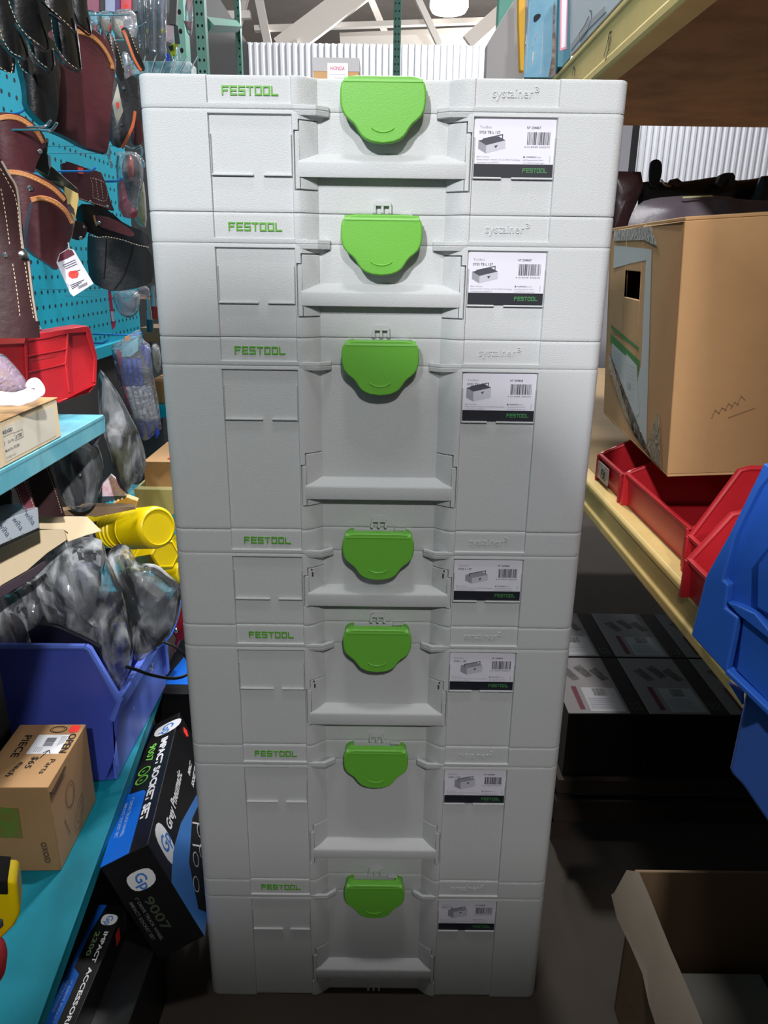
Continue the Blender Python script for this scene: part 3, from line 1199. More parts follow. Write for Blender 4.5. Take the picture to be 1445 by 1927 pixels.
def beam(z0, z1, ya, yb, tilt=0.):
    mb = MB()
    h = z1 - z0
    # stepped box beam: ledge on the inner top edge, rounded lower roll
    pr = [(.0, z0 + .006), (.004, z0), (.045, z0), (.045, z1 - .018), (.03, z1 - .018), (.03, z1), (.004, z1), (0, z1 - .004),
          (0, z1 - .012), (.004, z1 - .016), (.004, z0 + .022), (0, z0 + .018)]
    mb.zprism([(0, 0)] * 3, 0, 0) if False else None
    n = len(pr)
    vs = [(x, ya, z) for x, z in pr] + [(x, yb, z) for x, z in pr]
    fs = [tuple(range(n)), tuple(range(2 * n - 1, n - 1, -1))] + [(i, (i + 1) % n, n + (i + 1) % n, n + i) for i in range(n)]
    mb.add(vs, fs)
    return mb


lo = beam(.642, .708, -.9, 2.2).build('beam', YELB, t, bevel=.0015)
hi = beam(1.442, 1.531, -.9, 2.2).build('beam', YELB, t, bevel=.0015)
mb = MB()
mb.box(.0305, 1.15, -.9, 2.2, .690, .7075)
mb.build('shelf_board', mat('pale_plywood', (150, 124, 84), .75, bump=(30, .2), var=(6, .5, (120, 96, 62))), t)
mb = MB()
mb.box(.0305, 1.15, -.9, 1.66, 1.512, 1.53)
mb.build('shelf_board', PLY, t)
mb = MB()
mb.box(.05, .40, -.7, 1.01, 1.455, 1.5115)
mb = MB()
for x in (1.16, ):
    mb.box(x, x + .05, -.9, 2.2, .66, .7)
    mb.box(x, x + .05, -.9, 2.2, 1.47, 1.53)
mb.build('rear_beam', YELB, t)
mb = MB()
mb.box(.0, .06, 2.21, 2.28, 0, 2.4)
mb.box(1.12, 1.18, 2.21, 2.28, 0, 2.4)
mb.build('post', DKGRN, t)
# hand scrawled marks on the upper beam
mb = MB()
fc = Face((0, 0, 0), (0, -1, 0), (0, 0, 1))


def onx(pts, X):
    return [(-p.y, p.z) for p in (atX(x, y, X) for x, y in pts)]


for ln in ([(1137, 106), (1143, 84), (1147, 64), (1146, 92), (1140, 113)], [(1148, 62), (1151, 60), (1148, 84)], [(1077, 141), (1080, 126), (1083, 133), (1081, 142)]):
    fc.line(mb, [(a, b) for a, b in onx(ln, XR)], .004, .0008)
mb.build('marker_scrawl', mat('marker_black', (24, 22, 20), .6), hi)

# big cardboard carton leaning out over the red bins
from mathutils import Quaternion
Mc = Matrix(((.995, .076, -.07), (-.077, .997, -.007), (.069, .013, .998)))
t = thing('shipping_carton', 'big plain brown cardboard carton with hand hole, resting on the red bins', 'carton', (.392, .16, 1.16), mat3=Mc)
CW, CDp, CH = .42, .46, .342
mb = MB()
hx = (.215, .325)  # hand hole along depth
hz = (-.112, -.068)
th = .005
mb.box(0, CW, 0, th, -CH, 0)                     # front
mb.box(0, CW, CDp - th, CDp, -CH, 0)             # back
mb.box(CW - th, CW, th, CDp - th, -CH, 0)
mb.box(0, CW, 0, CDp, -CH - .004, -CH)
# aisle side with the hand hole cut out
for (y0, y1, z0, z1) in ((th, hx[0], -CH, 0), (hx[1], CDp - th, -CH, 0), (hx[0], hx[1], -CH, hz[0]), (hx[0], hx[1], hz[1], 0)):
    mb.box(0, th, y0, y1, z0, z1)
mb.build('walls', CARD, t, bevel=.0012)
mb = MB()
mb.box(.001, CW, .001, .2, .0002, .005)
mb.box(.001, CW, .204, CDp, .0002, .0046)
mb.build('top_flap', CARD, t, bevel=.001)
fs_ = Face((0, 0, 0), (0, -1, 0), (0, 0, 1))      # aisle side: a = -depth, b = height
mb = MB()
lab = [(-.395, -.02), (-.14, -.035), (-.128, -.34), (-.235, -.322), (-.38, -.24), (-.375, -.095), (-.26, -.088), (-.17, -.068), (-.172, -.11), (-.18, -.2), (-.36, -.14), (-.38, -.1)]
out = [(-.42, -.026), (-.155, -.034), (-.120, -.336), (-.24, -.30), (-.180, -.21), (-.185, -.050), (-.29, -.056), (-.42, -.066)]
fs_.poly(mb, out, .0004, 0)
fs_.poly(mb, [(-.42, -.185), (-.19, -.205), (-.20, -.27), (-.27, -.296), (-.42, -.20)], .0006, 1)
fs_.poly(mb, [(-.42, -.168), (-.2, -.185), (-.2, -.190), (-.42, -.174)], .0006, 1)
fs_.poly(mb, [(-.405, -.20), (-.285, -.21), (-.285, -.205), (-.205, -.215), (-.175, -.29), (-.24, -.32), (-.31, -.30), (-.40, -.25)], .0008, 0)
for k in range(9):
    fs_.rect(mb, -.40 + .002 * k, -.32, -.215 - k * .006, -.2142 - k * .006, .001, 2)
    fs_.rect(mb, -.275, -.22 + .0015 * k, -.222 - k * .007, -.2212 - k * .007, .001, 2)
fs_.rect(mb, -.262, -.238, -.262, -.252, .0011, 2)
mb.build('torn_label', [mat('dull_white_label', (176, 178, 176), .6), LENSG, INKL], t)
mb = MB()
for pts in ([(-.42, 0), (-.16, -.002), (-.12, -.03), (-.2, -.02), (-.42, -.018)], [(-.42, -.25), (-.28, -.31), (-.08, -.341), (-.03, -.341), (-.06, -.26), (-.12, -.33), (-.2, -.33), (-.42, -.22)]):
    fs_.slab(mb, pts, .0012, .0016)
mb.build('packing_tape', film('packing_tape_film', (200, 190, 165), .3, .15), t)
ff = Face((0, 0, 0), (1, 0, 0), (0, 0, 1))
mb = MB()
for k, (a, b, L) in enumerate(((.055, -.262, .016), (.064, -.256, .012), (.072, -.252, .014), (.08, -.249, .012), (.088, -.246, .02))):
    ff.line(mb, [(a, b), (a + .004, b + L * .7), (a + .01, b + L * .4)], .0012, .0005)
ff.line(mb, [(.078, -.262), (.112, -.25)], .0014, .0005)
mb.build('faint_pencil_mark', mat('pencil_brown', (120, 88, 60), .8), t)

# plastic wrapped roll lying behind the carton
F = Fr(1183, 415, Y=.72)
t = F.thing('wrapped_roll', 'grey plastic-wrapped roll lying behind the cardboard carton', 'roll')
pts = F.P([(1178, 440), (1186, 405), (1200, 384), (1222, 373), (1300, 367), (1372, 369), (1385, 375), (1460, 378), (1560, 385), (1560, 470), (1178, 470)])
mb = MB()
mb.dome(smooth_poly(pts, 1), .03, .05, K=7, amp=.006, freq=22, n=60)
mb.build('wrap', BRNG, t)
mb = MB()
q = F.P([(1284, 370), (1340, 367), (1341, 370), (1285, 373)], -.031)
mb.prism(q, -.032, -.03)
mb.build('yellow_sticker', mat('faded_yellow', (210, 205, 150), .6), t)

# dark leather goods hanging and piled behind the roll
def slab_item(name, label, cat, px, Y, thick, m, az=0, group=None, bev=.001, dome=None, tilt=0, sm=0, parts=()):
    F = Fr(px[0][0], px[0][1], Y=Y, az=az, tilt=tilt)
    P = F.P(px)
    if sm:
        P = smooth_poly(P, sm)
    mb = MB()
    if dome:
        mb.dome(P, dome, thick, K=6, amp=dome * .12, freq=40)
        o = mb.build(name, m)
    else:
        mb.prism(P, 0, thick)
        o = mb.build(name, m, bevel=bev)
    F.place(o, label, cat, group)
    return o, F


G_ = 'dark leather tool belts behind the carton'
slab_item('leather_pouch', 'dark maroon leather pouch close behind the right edge of the stack', 'pouch',
          [(1150, 322), (1206, 323), (1211, 352), (1190, 400), (1178, 440), (1150, 440)], .9, .03, BRND, 0, G_, dome=.02)
slab_item('leather_strap', 'black round-tipped leather strap standing up against the white wall', 'strap',
          [(1222, 350), (1223, 310), (1228, 301), (1238, 299), (1246, 306), (1246, 328), (1238, 352)], .95, .008, BLKM, 0, G_, sm=1)
slab_item('leather_belt', 'long black leather tool belt piled behind the wrapped roll', 'belt',
          [(1200, 345), (1225, 340), (1262, 344), (1300, 340), (1350, 332), (1390, 340), (1420, 336), (1460, 330), (1460, 400), (1200, 400)], 1.0, .05, BLK, 0, G_, dome=.02)
slab_item('leather_loop', 'black leather loop rising from the belt pile', 'strap',
          [(1350, 345), (1356, 330), (1366, 325), (1380, 325), (1384, 332), (1382, 350), (1374, 352), (1372, 334), (1362, 336), (1360, 350)], .94, .02, BLKM, 0, G_)
slab_item('leather_pouch', 'black pouch corner at the right edge above the wrapped roll', 'pouch',
          [(1432, 332), (1480, 326), (1480, 400), (1405, 395), (1420, 365)], .93, .04, BLKM, 0, G_, dome=.015)
slab_item('leather_strap', 'small curled dark strap between upright strap and belt pile', 'strap',
          [(1255, 348), (1262, 338), (1275, 335), (1284, 342), (1280, 350), (1268, 346)], .93, .01, BRND, 0, G_)
F = Fr(1248, 340, Y=.92)
mb = MB()
mb.tube(spline(F.P3([(1244, 338), (1248, 344), (1253, 349), (1262, 350)]), 5), .0022, 6)
F.place(mb.build('metal_ring', CHROME), 'small shiny ring beside the upright black strap', 'ring')

# white framed board standing against the far wall
A = atY(1175, 340, 5.5)
t = thing('wall_post', 'dark post with a white sheet seen between shelf and leather goods', 'post', (A.x, 5.5, 0))
mb = MB()
mb.box(-.1, .02, 0, .03, 0, 2.9)
mb.build('white_sheet', PAPER, t)
mb = MB()
mb.box(.022, .075, 0, .05, 0, 2.9)
mb.build('post', mat('charcoal_steel', (60, 62, 66), .6), t)


# hopper-front storage bins
def make_bin(W, D, H, lip, m, name, label, loc, rotz, group=None, card=None, thick=.003, tiltx=0., slope=.09):
    """open hopper bin, front toward local -y"""
    t = thing(name, label, 'storage bin', loc, rotz, group)
    if tiltx:
        t.rotation_euler.x = tiltx
    side = [(0, .0), (D, .0), (D, H), (slope + .012, H), (slope, H - .005), (.002, lip + .008), (-.006, lip)]
    mb = MB()
    for sx in (-1, 1):
        x0 = sx * W / 2
        mb.xprism(side, x0 - (thick if sx > 0 else 0), x0 + (thick if sx < 0 else 0))
        # raised ribs on the side
        mb.xprism([(D * .45, .004), (D * .47, .004), (D * .47, H - .004), (D * .45, H - .004)], x0 - .002, x0 + .002)
        mb.xprism([(D * .97, .004), (D * 1., .004), (D * 1., H - .004), (D * .97, H - .004)], x0 - .002, x0 + .002)
    mb.box(-W / 2, W / 2, D - thick, D, 0, H)
    mb.box(-W / 2, W / 2, 0, D, 0, thick)
    mb.build('shell', m, t, bevel=.0008)
    mb = MB()
    mb.xprism([(0, 0), (thick, 0), (-.003, lip), (-.006, lip)], -W / 2, W / 2)
    mb.xprism([(-.010, lip - .003), (-.003, lip - .003), (-.003, lip + .002), (-.010, lip + .002)], -W / 2, W / 2)
    for x in (-W / 2, W / 2 - .006):
        mb.box(x, x + .006, -.012, .002, 0, lip)
    mb.build('front_lip', m, t, bevel=.0006)
    mb = MB()
    # rolled rim along the top edges
    for sx in (-1, 1):
        path = [(sx * W / 2, -.004, lip), (sx * W / 2, slope + .002, H - .003), (sx * W / 2, slope + .014, H), (sx * W / 2, D, H)]
        mb.tube(path, .0042, 8)
    mb.tube([(-W / 2, D, H), (W / 2, D, H)], .0042, 8)
    mb.build('rim', m, t)
    if card:
        mb = MB()
        a, b = card
        mb.box(a, b, -.0106, -.0084, .008, lip - .01)
        c = mb.build('label_holder', mat('worn_clear_holder', (150, 130, 124), .4, var=(60, .8, (200, 190, 180))), t)
    return t


RG = 'red storage bins on the lower yellow shelf'
ZS = .7085
b1 = make_bin(.150, .26, .098, .05, REDD, 'storage_bin', 'red storage bin with worn label holder, farthest along the yellow beam', (XR + .03, .447, ZS), radians(-90), RG, card=(-.07, .0))
b2 = make_bin(.285, .26, .098, .056, RED, 'storage_bin', 'wide red storage bin with plain front lip under the corner of the carton', (XR + .032, .221, ZS), radians(-90), RG)
b3 = make_bin(.074, .26, .145, .05, RED, 'storage_bin', 'tall red storage bin just behind the small one at the blue bins', (XR + .027, .033, ZS), radians(-90), RG, slope=.045)
b4 = make_bin(.13, .24, .112, .05, RED, 'storage_bin', 'small red storage bin with empty open front beside the blue bins', (XR - .007, -.080, ZS), radians(-90), RG, slope=.036)
mb = MB()
fc = Face((0, -.0108, 0), (1, 0, 0), (0, 0, 1))
fc.n = Vector((0, -1, 0))
fc.text(mb, 'FX', -.04, .014, .024, 0, .0006, bold=.02)
mb.build('handwriting', mat('marker_black', (24, 22, 20), .6), b1)

# two large blue bins hooked on the near end of the lower shelf
F = Fr(1312, 1190, Y=-.22, az=-55)
t = F.thing('storage_bin', 'large blue plastic bin with ribbed side at the right edge of the picture', 'storage bin', 'blue storage bins')
mb = MB()
P = F.P([(1450, 868), (1417, 935), (1385, 1000), (1357, 1045), (1340, 1080), (1312, 1190), (1345, 1228), (1378, 1262), (1395, 1285), (1470, 1366), (1478, 1376), (1478, 815)])
mb.prism(P, 0, .04)
sh = mb.build('shell', BLUE, t, bevel=.004, seg=3)
mb = MB()
# raised rim band following the sloping edge and the lower corner panel
R1 = F.P([(1450, 868), (1385, 1000), (1340, 1080), (1312, 1190), (1378, 1262), (1399, 1164), (1401, 1157), (1377, 1139), (1377, 1133), (1383, 1096), (1373, 1087), (1397, 1000), (1440, 915), (1470, 880)])
mb.prism(R1, -.011, 0)
mb.build('side_band', BLUE, t, bevel=.002, seg=3)
mb = MB()
mb.prism(F.P([(1378, 1128), (1399, 1152), (1470, 1208), (1470, 1196), (1432, 1150), (1398, 1134)]), -.010, 0)
mb.prism(F.P([(1432, 1060), (1470, 1010), (1470, 1160), (1446, 1150), (1430, 1140)]), -.006, 0)
mb.prism(F.P([(1377, 1260), (1470, 1350), (1470, 1336), (1381, 1252)]), -.013, 0)
mb.prism(F.P([(1403, 1162), (1470, 1212), (1470, 1338), (1390, 1258)]), -.005, 0)
mb.build('side_rib', BLUE, t, bevel=.0015, seg=3)
F = Fr(1371, 1446, Y=-.25, az=-50)
t = F.thing('storage_bin', 'lighter blue bin hanging below the large one at right', 'storage bin', 'blue storage bins')
mb = MB()
mb.prism(F.P([(1405, 1285), (1371, 1446), (1376, 1458), (1395, 1478), (1420, 1515), (1445, 1551), (1480, 1590), (1484, 1394), (1470, 1378)]), 0, .03)
mb.build('shell', mat('mid_blue_bin_plastic', (60, 98, 180), .42), t, bevel=.004, seg=3)
mb = MB()
mb.prism(F.P([(1400, 1300), (1374, 1282), (1400, 1324)]), -.004, .0)
mb.build('side_rib', BLUE, t)

# dark boxed goods on the bottom level
G_ = 'black boxes with pale labels on the bottom level'
ZB = .30
bw, bd = .152, .213
x0s, y0 = .362, .338
lblset = ['black box with pale product label nearest the stack, front row', 'black box with pale product label in the middle of the front row', 'dim black box at the end of the front row under the yellow beam',
          'black box with pale label nearest the stack, back row', 'black box with pale label in the middle of the back row', 'dim black box at the end of the back row']
k = 0
LABG = mat('grey_product_label', (138, 132, 134), .45)
LABW = mat('white_product_label', (176, 174, 178), .45)
PRD = mat('product_photo_print', (70, 66, 66), .5, var=(60, .6, (130, 126, 124)))
for r in range(2):
    for c in range(3):
        t = thing('product_box', lblset[k], 'box', (x0s + c * (bw + .0015), y0 + r * (bd + .003), 0), group=G_)
        mb = MB()
        mb.box(0, bw, 0, bd, .16, ZB)
        mb.build('carton', BLKC, t, bevel=.001)
        fc = Face((0, 0, ZB), (1, 0, 0), (0, 1, 0))
        mb = MB()
        fc.rect(mb, .0, bw - .034, .002, bd - .002, .0004, 0)
        fc.rect(mb, .045, bw - .040, .008, .092, .0007, 1)
        fc.rect(mb, .026, .036, .014, .096, .0007, 3)
        fc.barcode(mb, .066, .092, .062, .088, 2, 7 + k, .001)
        for q in range(6):
            fc.rect(mb, .05, .10 - .004 * (q % 3), .018 + q * .0065, .0205 + q * .0065, .001, 4)
        for q in range(3):
            O = (.018 + q * .030, .118 + .012 * (q % 2))
            fc.poly(mb, [(O[0], O[1] + .04), (O[0] + .018, O[1]), (O[0] + .034, O[1] + .006), (O[0] + .018, O[1] + .052)], .0007, 2)
        mb.build('printed_label', [LABG, LABW, PRD, MAROON, INKL], t)
        mb = MB()
        for q in range(2):
            fc.ring(mb, bw - .022 + q * .011, .02, .004, .005, .001, .0006)
            fc.ring(mb, bw - .022 + q * .011, .034, .004, .004, .001, .0006)
        mb.build('care_symbol', LABW, t)
        k += 1
# low pallet boards under the boxes
t = thing('low_shelf', 'dark low shelf carrying the black boxes beside the stack', 'shelf', (.352, .326, 0))
mb = MB()
mb.box(0, .80, 0, .55, .128, .159)
mb.build('shelf_board', mat('very_dark_wood', (46, 34, 28), .8), t, bevel=.001)
mb = MB()
mb.box(.0, .80, .0, .02, .06, .11)
mb.build('front_rail', mat('very_dark_wood', (46, 34, 28), .8), t, bevel=.001)
for x, y in ((0, .02), (.76, .02), (0, .5), (.76, .5)):
    mb = MB()
    mb.box(x, x + .04, y, y + .04, 0, .127)
    mb.build('leg', mat('very_dark_wood', (46, 34, 28), .8), t)

# open carton in the near right corner
F = Fr(1196, 1641, Y=-.02)
A = F.O
zt = A.z
t = thing('open_carton', 'open worn cardboard carton on the floor at lower right holding a white box', 'carton', (A.x, A.y, 0))
mb = MB()
th = .005
mb.box(0, .42, 0, th, 0, zt)
mb.build('back_wall', CARDD, t, bevel=.001)
mb = MB()
mb.box(0, th, -.34, -.0003, 0, zt - .004)
mb.build('side_wall', CARDD, t, bevel=.001)
mb = MB()
mb.box(.415, .42, -.34, -.0003, 0, zt)
mb.build('side_wall', CARDD, t, bevel=.001)
mb = MB()
mb.box(0, .42, -.345, -.3405, 0, zt - .01)
mb.build('front_wall', CARDD, t)
mb = MB()
mb.box(.006, .414, -.339, -.001, .001, .005)
mb.build('bottom', CARDD, t)
# left flap hanging over the side, crumpled
mb = MB()
rows = []
for k in range(9):
    y = -.002 - k * .042
    wob = .004 * sin(k * 1.7)
    rows.append([(.004, y, zt + .002 + wob * .3), (-.010, y + .01, zt - .004 + wob), (-.030 - wob, y - .006, zt - .030 + wob), (-.034 - wob, y - .006, zt - .034), (-.004, y, zt - .016)])
vs = [p for r in rows for p in r]
fs = []
for i in range(8):
    for j in range(5):
        fs.append((i * 5 + j, i * 5 + (j + 1) % 5, (i + 1) * 5 + (j + 1) % 5, (i + 1) * 5 + j))
fs += [(0, 1, 2, 3, 4), tuple(8 * 5 + j for j in (4, 3, 2, 1, 0))]
mb.add(vs, fs)
mb.build('side_flap', mat('faded_cardboard', (98, 88, 76), .8, bump=(50, .3)), t, angle=50)
Bp = atY(1340, 1822, -.03)
t2 = thing('white_carton', 'plain white box lying inside the open cardboard carton', 'box', (A.x + .012, -.30, .006))
mb = MB()
hw = Bp.z - .006
mb.box(.005, .19, .0, .262, 0, hw)
mb.build('carton', mat('dull_white_card', (150, 148, 142), .6), t2, bevel=.002)
mb = MB()
mb.box(.004, .191, .17, .1725, hw - .0006, hw + .0006)
mb.build('flap_seam', INK, t2)
t3 = thing('green_carton', 'green box edge beside the white box in the open carton', 'box', (A.x + .212, -.3, .006))
mb = MB()
mb.box(0, .16, 0, .25, 0, hw - .004)
tagit(t3)
mb.build('carton', mat('leaf_green_card', (50, 130, 50), .6), t3, bevel=.001)

# goods standing on the upper yellow shelf
ZU = 1.532
G_ = 'boxed goods on the upper yellow shelf'


def shelf_slab(name, label, cat, px, Y, thick, m, az=0, extra=None, bev=.0015, X=None):
    F = Fr(px[0][0], px[0][1], Y=Y, az=az, X=X)
    t = F.thing(name, label, cat, G_)
    mb = MB()
    lim = (1.5325 - F.O.z) if name != 'grey_panel' else -9
    mb.prism([(a, max(b, lim)) for a, b in F.P(px)], 0, thick)
    o = mb.build('body', m, t, bevel=bev)
    if extra:
        extra(F, t)
    return t


def ex_box(F, t):
    mb = MB()
    for pl in ([(1074, 84), (1074, 96), (1100, 62), (1140, 22), (1140, 10), (1100, 48)],):
        mb.prism(F.P(pl, -.0008), -.0012, -.0004)
    mb.build('grey_stripe', GREYP, t)
    mb = MB()
    P = [(1090, 62), (1092, 78), (1104, 60), (1112, 40), (1113, 20), (1108, 16)]
    mb.tube(F.P3(P, -.001), .0006, 5)
    mb.tube(F.P3([(1090, 62), (1100, 48), (1108, 30)], -.001), .0006, 5)
    mb.build('line_drawing', INK, t)


shelf_slab('product_carton', 'light grey printed carton on the upper shelf at top centre-right', 'box',
           [(1073, 106), (1071, 0), (1070, -60), (1228, -60), (1170, -1)], None, .2, mat('light_grey_card', (196, 198, 204), .5), -90, ex_box, X=XR + .002)


def ex_book(F, t):
    mb = MB()
    mb.prism(F.P([(1054, -20), (1069, -20), (1066, 92), (1053, 96)], -.0008), -.0012, -.0004)
    mb.build('pink_bordered_panel', mat('pink_border', (214, 130, 150), .5), t)
    mb = MB()
    mb.prism(F.P([(1057, -20), (1067, -20), (1064, 88), (1056, 91)], -.0015), -.002, -.001)
    mb.build('white_panel', PAPER, t)


shelf_slab('product_carton', 'narrow teal carton with white panel beside the grey carton', 'box',
           [(1047, 138), (1051, 0), (1052, -60), (1075, -60), (1074, 108), (1058, 128)], 1.06, .08, mat('deep_teal_card', (20, 104, 126), .5), -10, ex_book)


def ex_blue(F, t):
    mb = MB()
    mb.prism(smooth_poly(F.P([(1003, 36), (1006, 28), (1016, 25), (1018, 30), (1012, 38), (1005, 43)], -.001), 1), -.0012, 0)
    mb.build('torn_hole', mat('tear_dark', (24, 34, 44), .8), t)
    mb = MB()
    for P in ([(998, 5), (994, 60), (990, 140)], [(1022, 40), (1020, 90), (1016, 140)], [(1010, 60), (1000, 90)]):
        mb.tube(spline(F.P3(P, -.0015), 5), .0009, 5)
    mb.dome(F.P([(1001, 100), (1006, 96), (1004, 116), (999, 128)], -.001), .003, 0)
    mb.build('wrinkle_highlight', film('wrap_wrinkle', (235, 240, 245), .6, .1), t)
    mb = MB()
    mb.prism(F.P([(1041, 10), (1045, 2), (1044, 60), (1047, 70), (1043, 144), (1032, 144), (1038, 110)], -.001), -.002, .0)
    mb.build('frayed_edge', mat('frayed_brown_card', (110, 92, 80), .8, var=(80, .7, (180, 170, 160))), t)


shelf_slab('wrapped_package', 'pale blue plastic-wrapped package with a torn hole on the upper shelf', 'package',
           [(984, 146), (990, 70), (994, 0), (996, -60), (1052, -60), (1046, 60), (1042, 146)], 1.24, .12, PBLU, -15, ex_blue)
shelf_slab('yellow_board', 'narrow yellow board between grey panel and blue package', 'board',
           [(979, 132), (976, 40), (976, -60), (990, -60), (986, 134)], 1.42, .03, mat('warm_yellow_board', (238, 176, 44), .5), 0)
shelf_slab('grey_panel', 'large plain grey panel standing left of the blue package', 'panel',
           [(914, 150), (917, 82), (930, 60), (976, -14), (976, -60), (1000, -60), (984, 150)], 1.6, .06, GREYP, 0)

# ------------------------------------------------------------------ left-hand display
def zc(ox, oy, s_):
    return lambda *p: [(ox + x / s_, oy + y / s_) for x, y in p]


z1, z2, z3 = zc(0, 0, 4.25), zc(0, 200, 4.25), zc(0, 590, 4.25)
z4, z5, z6, z7 = zc(0, 930, 3.905), zc(0, 1300, 3.6125), zc(0, 1600, 3.44), zc(180, 580, 5.069)

# perforated board
t = thing('pegboard', 'turquoise perforated board covered with hanging leather tool holders', 'pegboard', (-.60, 0, 0))
mb = MB()
mb.box(-.008, 0, -.5, 1.02, .93, 2.1)
nh = 0
for i in range(58):
    for j in range(32):
        y, z = -.45 + i * .0254, .945 + j * .0254
        mb.lathe((0.0006, y, z), (1, 0, 0), [(-.0006, .0034), (0, .0034)], 6, 1)
mb.build('panel', [TEAL, TEALD], t)
mb = MB()
mb.box(-.02, .012, -.5, 1.02, .905, .9295)
mb.build('lower_rail', TEAL, t, bevel=.001)
mb = MB()
mb.box(-.03, -.0085, 1.0, 1.03, 0, 2.1)
mb.box(-.03, -.0085, -.5, -.47, 0, 2.1)
mb.build('post', TEAL, t)
mb = MB()
mb.box(-.012, -.002, -.5, 1.15, .1, .904)
mb.build('lower_panel', mat('dark_back_board', (26, 24, 26), .8), t)


def strap_geo(F, path, wpx, h0, h1, mb, mi=0):
    """flat band following pixel path on the plane of F"""
    P = F.P(path)
    k = (F.P([(path[0][0] + wpx, path[0][1])])[0][0] - P[0][0])
    wd = abs(k)
    L, R = [], []
    for i, p in enumerate(P):
        a, b = P[max(i - 1, 0)], P[min(i + 1, len(P) - 1)]
        d = Vector((b[0] - a[0], b[1] - a[1])).normalized()
        n = Vector((-d.y, d.x)) * wd / 2
        L.append((p[0] + n.x, p[1] + n.y))
        R.append((p[0] - n.x, p[1] - n.y))
    mb.prism(L + R[::-1], h0, h1, mi)


def pouch(name, label, cat, px, Y, m, h=.02, back=.01, az=35, trim=None, trimw=5, stitch=(), seams=(), rivets=(), group=None, sm=1,
          sticker=(), amp=.002, thr=THREAD, trim_m=None, power=.35, K=7):
    F = Fr(px[0][0], px[0][1], Y=Y, az=az)
    t = F.thing(name, label, cat, group)
    mb = MB()
    P = F.P(px)
    if sm:
        P = smooth_poly(P, sm)
    xa, xb = min(p[0] for p in P), max(p[0] for p in P)
    za, zb = min(p[1] for p in P), max(p[1] for p in P)
    xm, hw = (xa + xb) / 2, (xb - xa) / 2
    sd = len(label) * .37

    def yf(x, z):
        u = max(-1., min(1., (x - xm) / hw))
        v = (z - za) / (zb - za)
        return -h * sqrt(max(0, 1 - u * u * .96)) * (.75 + .25 * min(1, max(0, v)) ) + amp * (noise.noise(Vector((x * 22 + sd, z * 9, sd))) + .5 * noise.noise(Vector((x * 50 + sd, z * 22, sd))))
    mb.bulge(P, yf, back)
    body = mb.build('body', m, t, bevel=.0008, angle=40)

    def on(path, n=5, e=.0):
        q = F.P(path, -h * .7)
        q = [(v.x, v.y) for v in spline([(a_, b_, 0) for a_, b_ in q], n)]
        return q
    if trim:
        for tr_ in trim:
            mb = MB()
            mb2 = MB()
            q = on(tr_)
            r = abs(F.P([(tr_[0][0] + trimw, tr_[0][1])])[0][0] - F.P([tr_[0]])[0][0]) * .55
            mb.band(q, r * 2, yf)
            b_ = mb.build('trim', trim_m or TAN, body)
            if trimw > 6:
                stitches(mb2, [(x, yf(x, z - r * .35) - .0019, z - r * .35) for x, z in q], .0022, .0016, .0003)
                mb2.build('stitching', THREAD, b_)
    if stitch:
        mb = MB()
        for s_ in stitch:
            stitches(mb, [(x, yf(x, z) - .0003, z) for x, z in on(s_, 4)], .0024, .0018, .00036)
        mb.build('stitching', thr, body)
    if seams:
        mb = MB()
        for s_ in seams:
            mb.tube([(x, yf(x, z), z) for x, z in on(s_, 4)], .0011, 5)
        mb.build('seam', HOLE, body)
    for (rx, ry, rr) in rivets:
        mb = MB()
        q = F.P([(rx, ry)], -h * .8)[0]
        e = abs(F.P([(rx + rr, ry)], -h * .8)[0][0] - q[0])
        mb.lathe((q[0], yf(*q) - .0008, q[1]), (0, -1, 0), [(-.002, e), (.001, e), (.0022, e * .6)], 14)
        mb.build('rivet', CHROME, t)
    for s_ in sticker:
        mb = MB()
        q = F.P(s_, -h)
        y_ = min(yf(*p) for p in q)
        mb.prism(q, y_ - .0012, y_ - .0004)
        mb.build('price_sticker', ORG, t)
    return t, F, body


GS = 'black leather sheaths hanging at top left'
sh = [
    (z1((70, -40), (240, -40), (300, 120), (375, 300), (385, 385), (340, 395), (200, 290), (130, 180), (80, 40)), -.02, 'black leather sheath with white stitched edge hanging left of centre of the cluster',
     [z1((82, 0), (110, 100), (150, 200), (215, 285), (335, 375))]),
    (z1((-60, 20), (50, 20), (150, 240), (215, 390), (222, 450), (180, 472), (100, 440), (30, 360), (-60, 250)), .02, 'black leather sheath at the left picture edge with upturned shiny tip',
     [z1((0, 230), (30, 320), (90, 420), (190, 460))]),
    (z1((330, -40), (560, -40), (575, 140), (600, 250), (560, 230), (470, 160), (400, 100), (340, 20)), -.03, 'short black leather sheath overlapping the longest one at top',
     [z1((370, 0), (400, 60), (470, 130), (590, 240))]),
    (z1((415, 110), (530, 180), (600, 240), (640, 470), (645, 545), (600, 565), (520, 510), (455, 390), (425, 230)), .02, 'longest black leather sheath with pointed tip in front of the big brown pouch',
     [z1((425, 150), (438, 260), (470, 390), (540, 500), (620, 555))]),
    (z1((230, 320), (340, 390), (420, 400), (432, 500), (415, 565), (380, 565), (300, 500), (250, 420)), .05, 'black leather sheath tip hanging lowest in the middle of the cluster',
     [z1((240, 350), (270, 430), (330, 510), (400, 555))]),
    (z1((120, 440), (210, 460), (260, 530), (255, 600), (230, 610), (170, 560)), .09, 'small black leather sheath tip beside the turquoise board',
     [z1((150, 480), (180, 550), (235, 600))]),
    (z1((-60, 360), (60, 400), (110, 480), (100, 585), (60, 590), (-60, 540)), .10, 'black leather sheath with white outlined end below the left edge sheath',
     [z1((0, 540), (60, 580), (92, 580), (105, 500))]),
    (z1((540, -40), (640, -40), (690, 140), (720, 260), (690, 270), (610, 200), (560, 60)), .16, 'dull black leather flap between sheaths and clear packs', []),
]
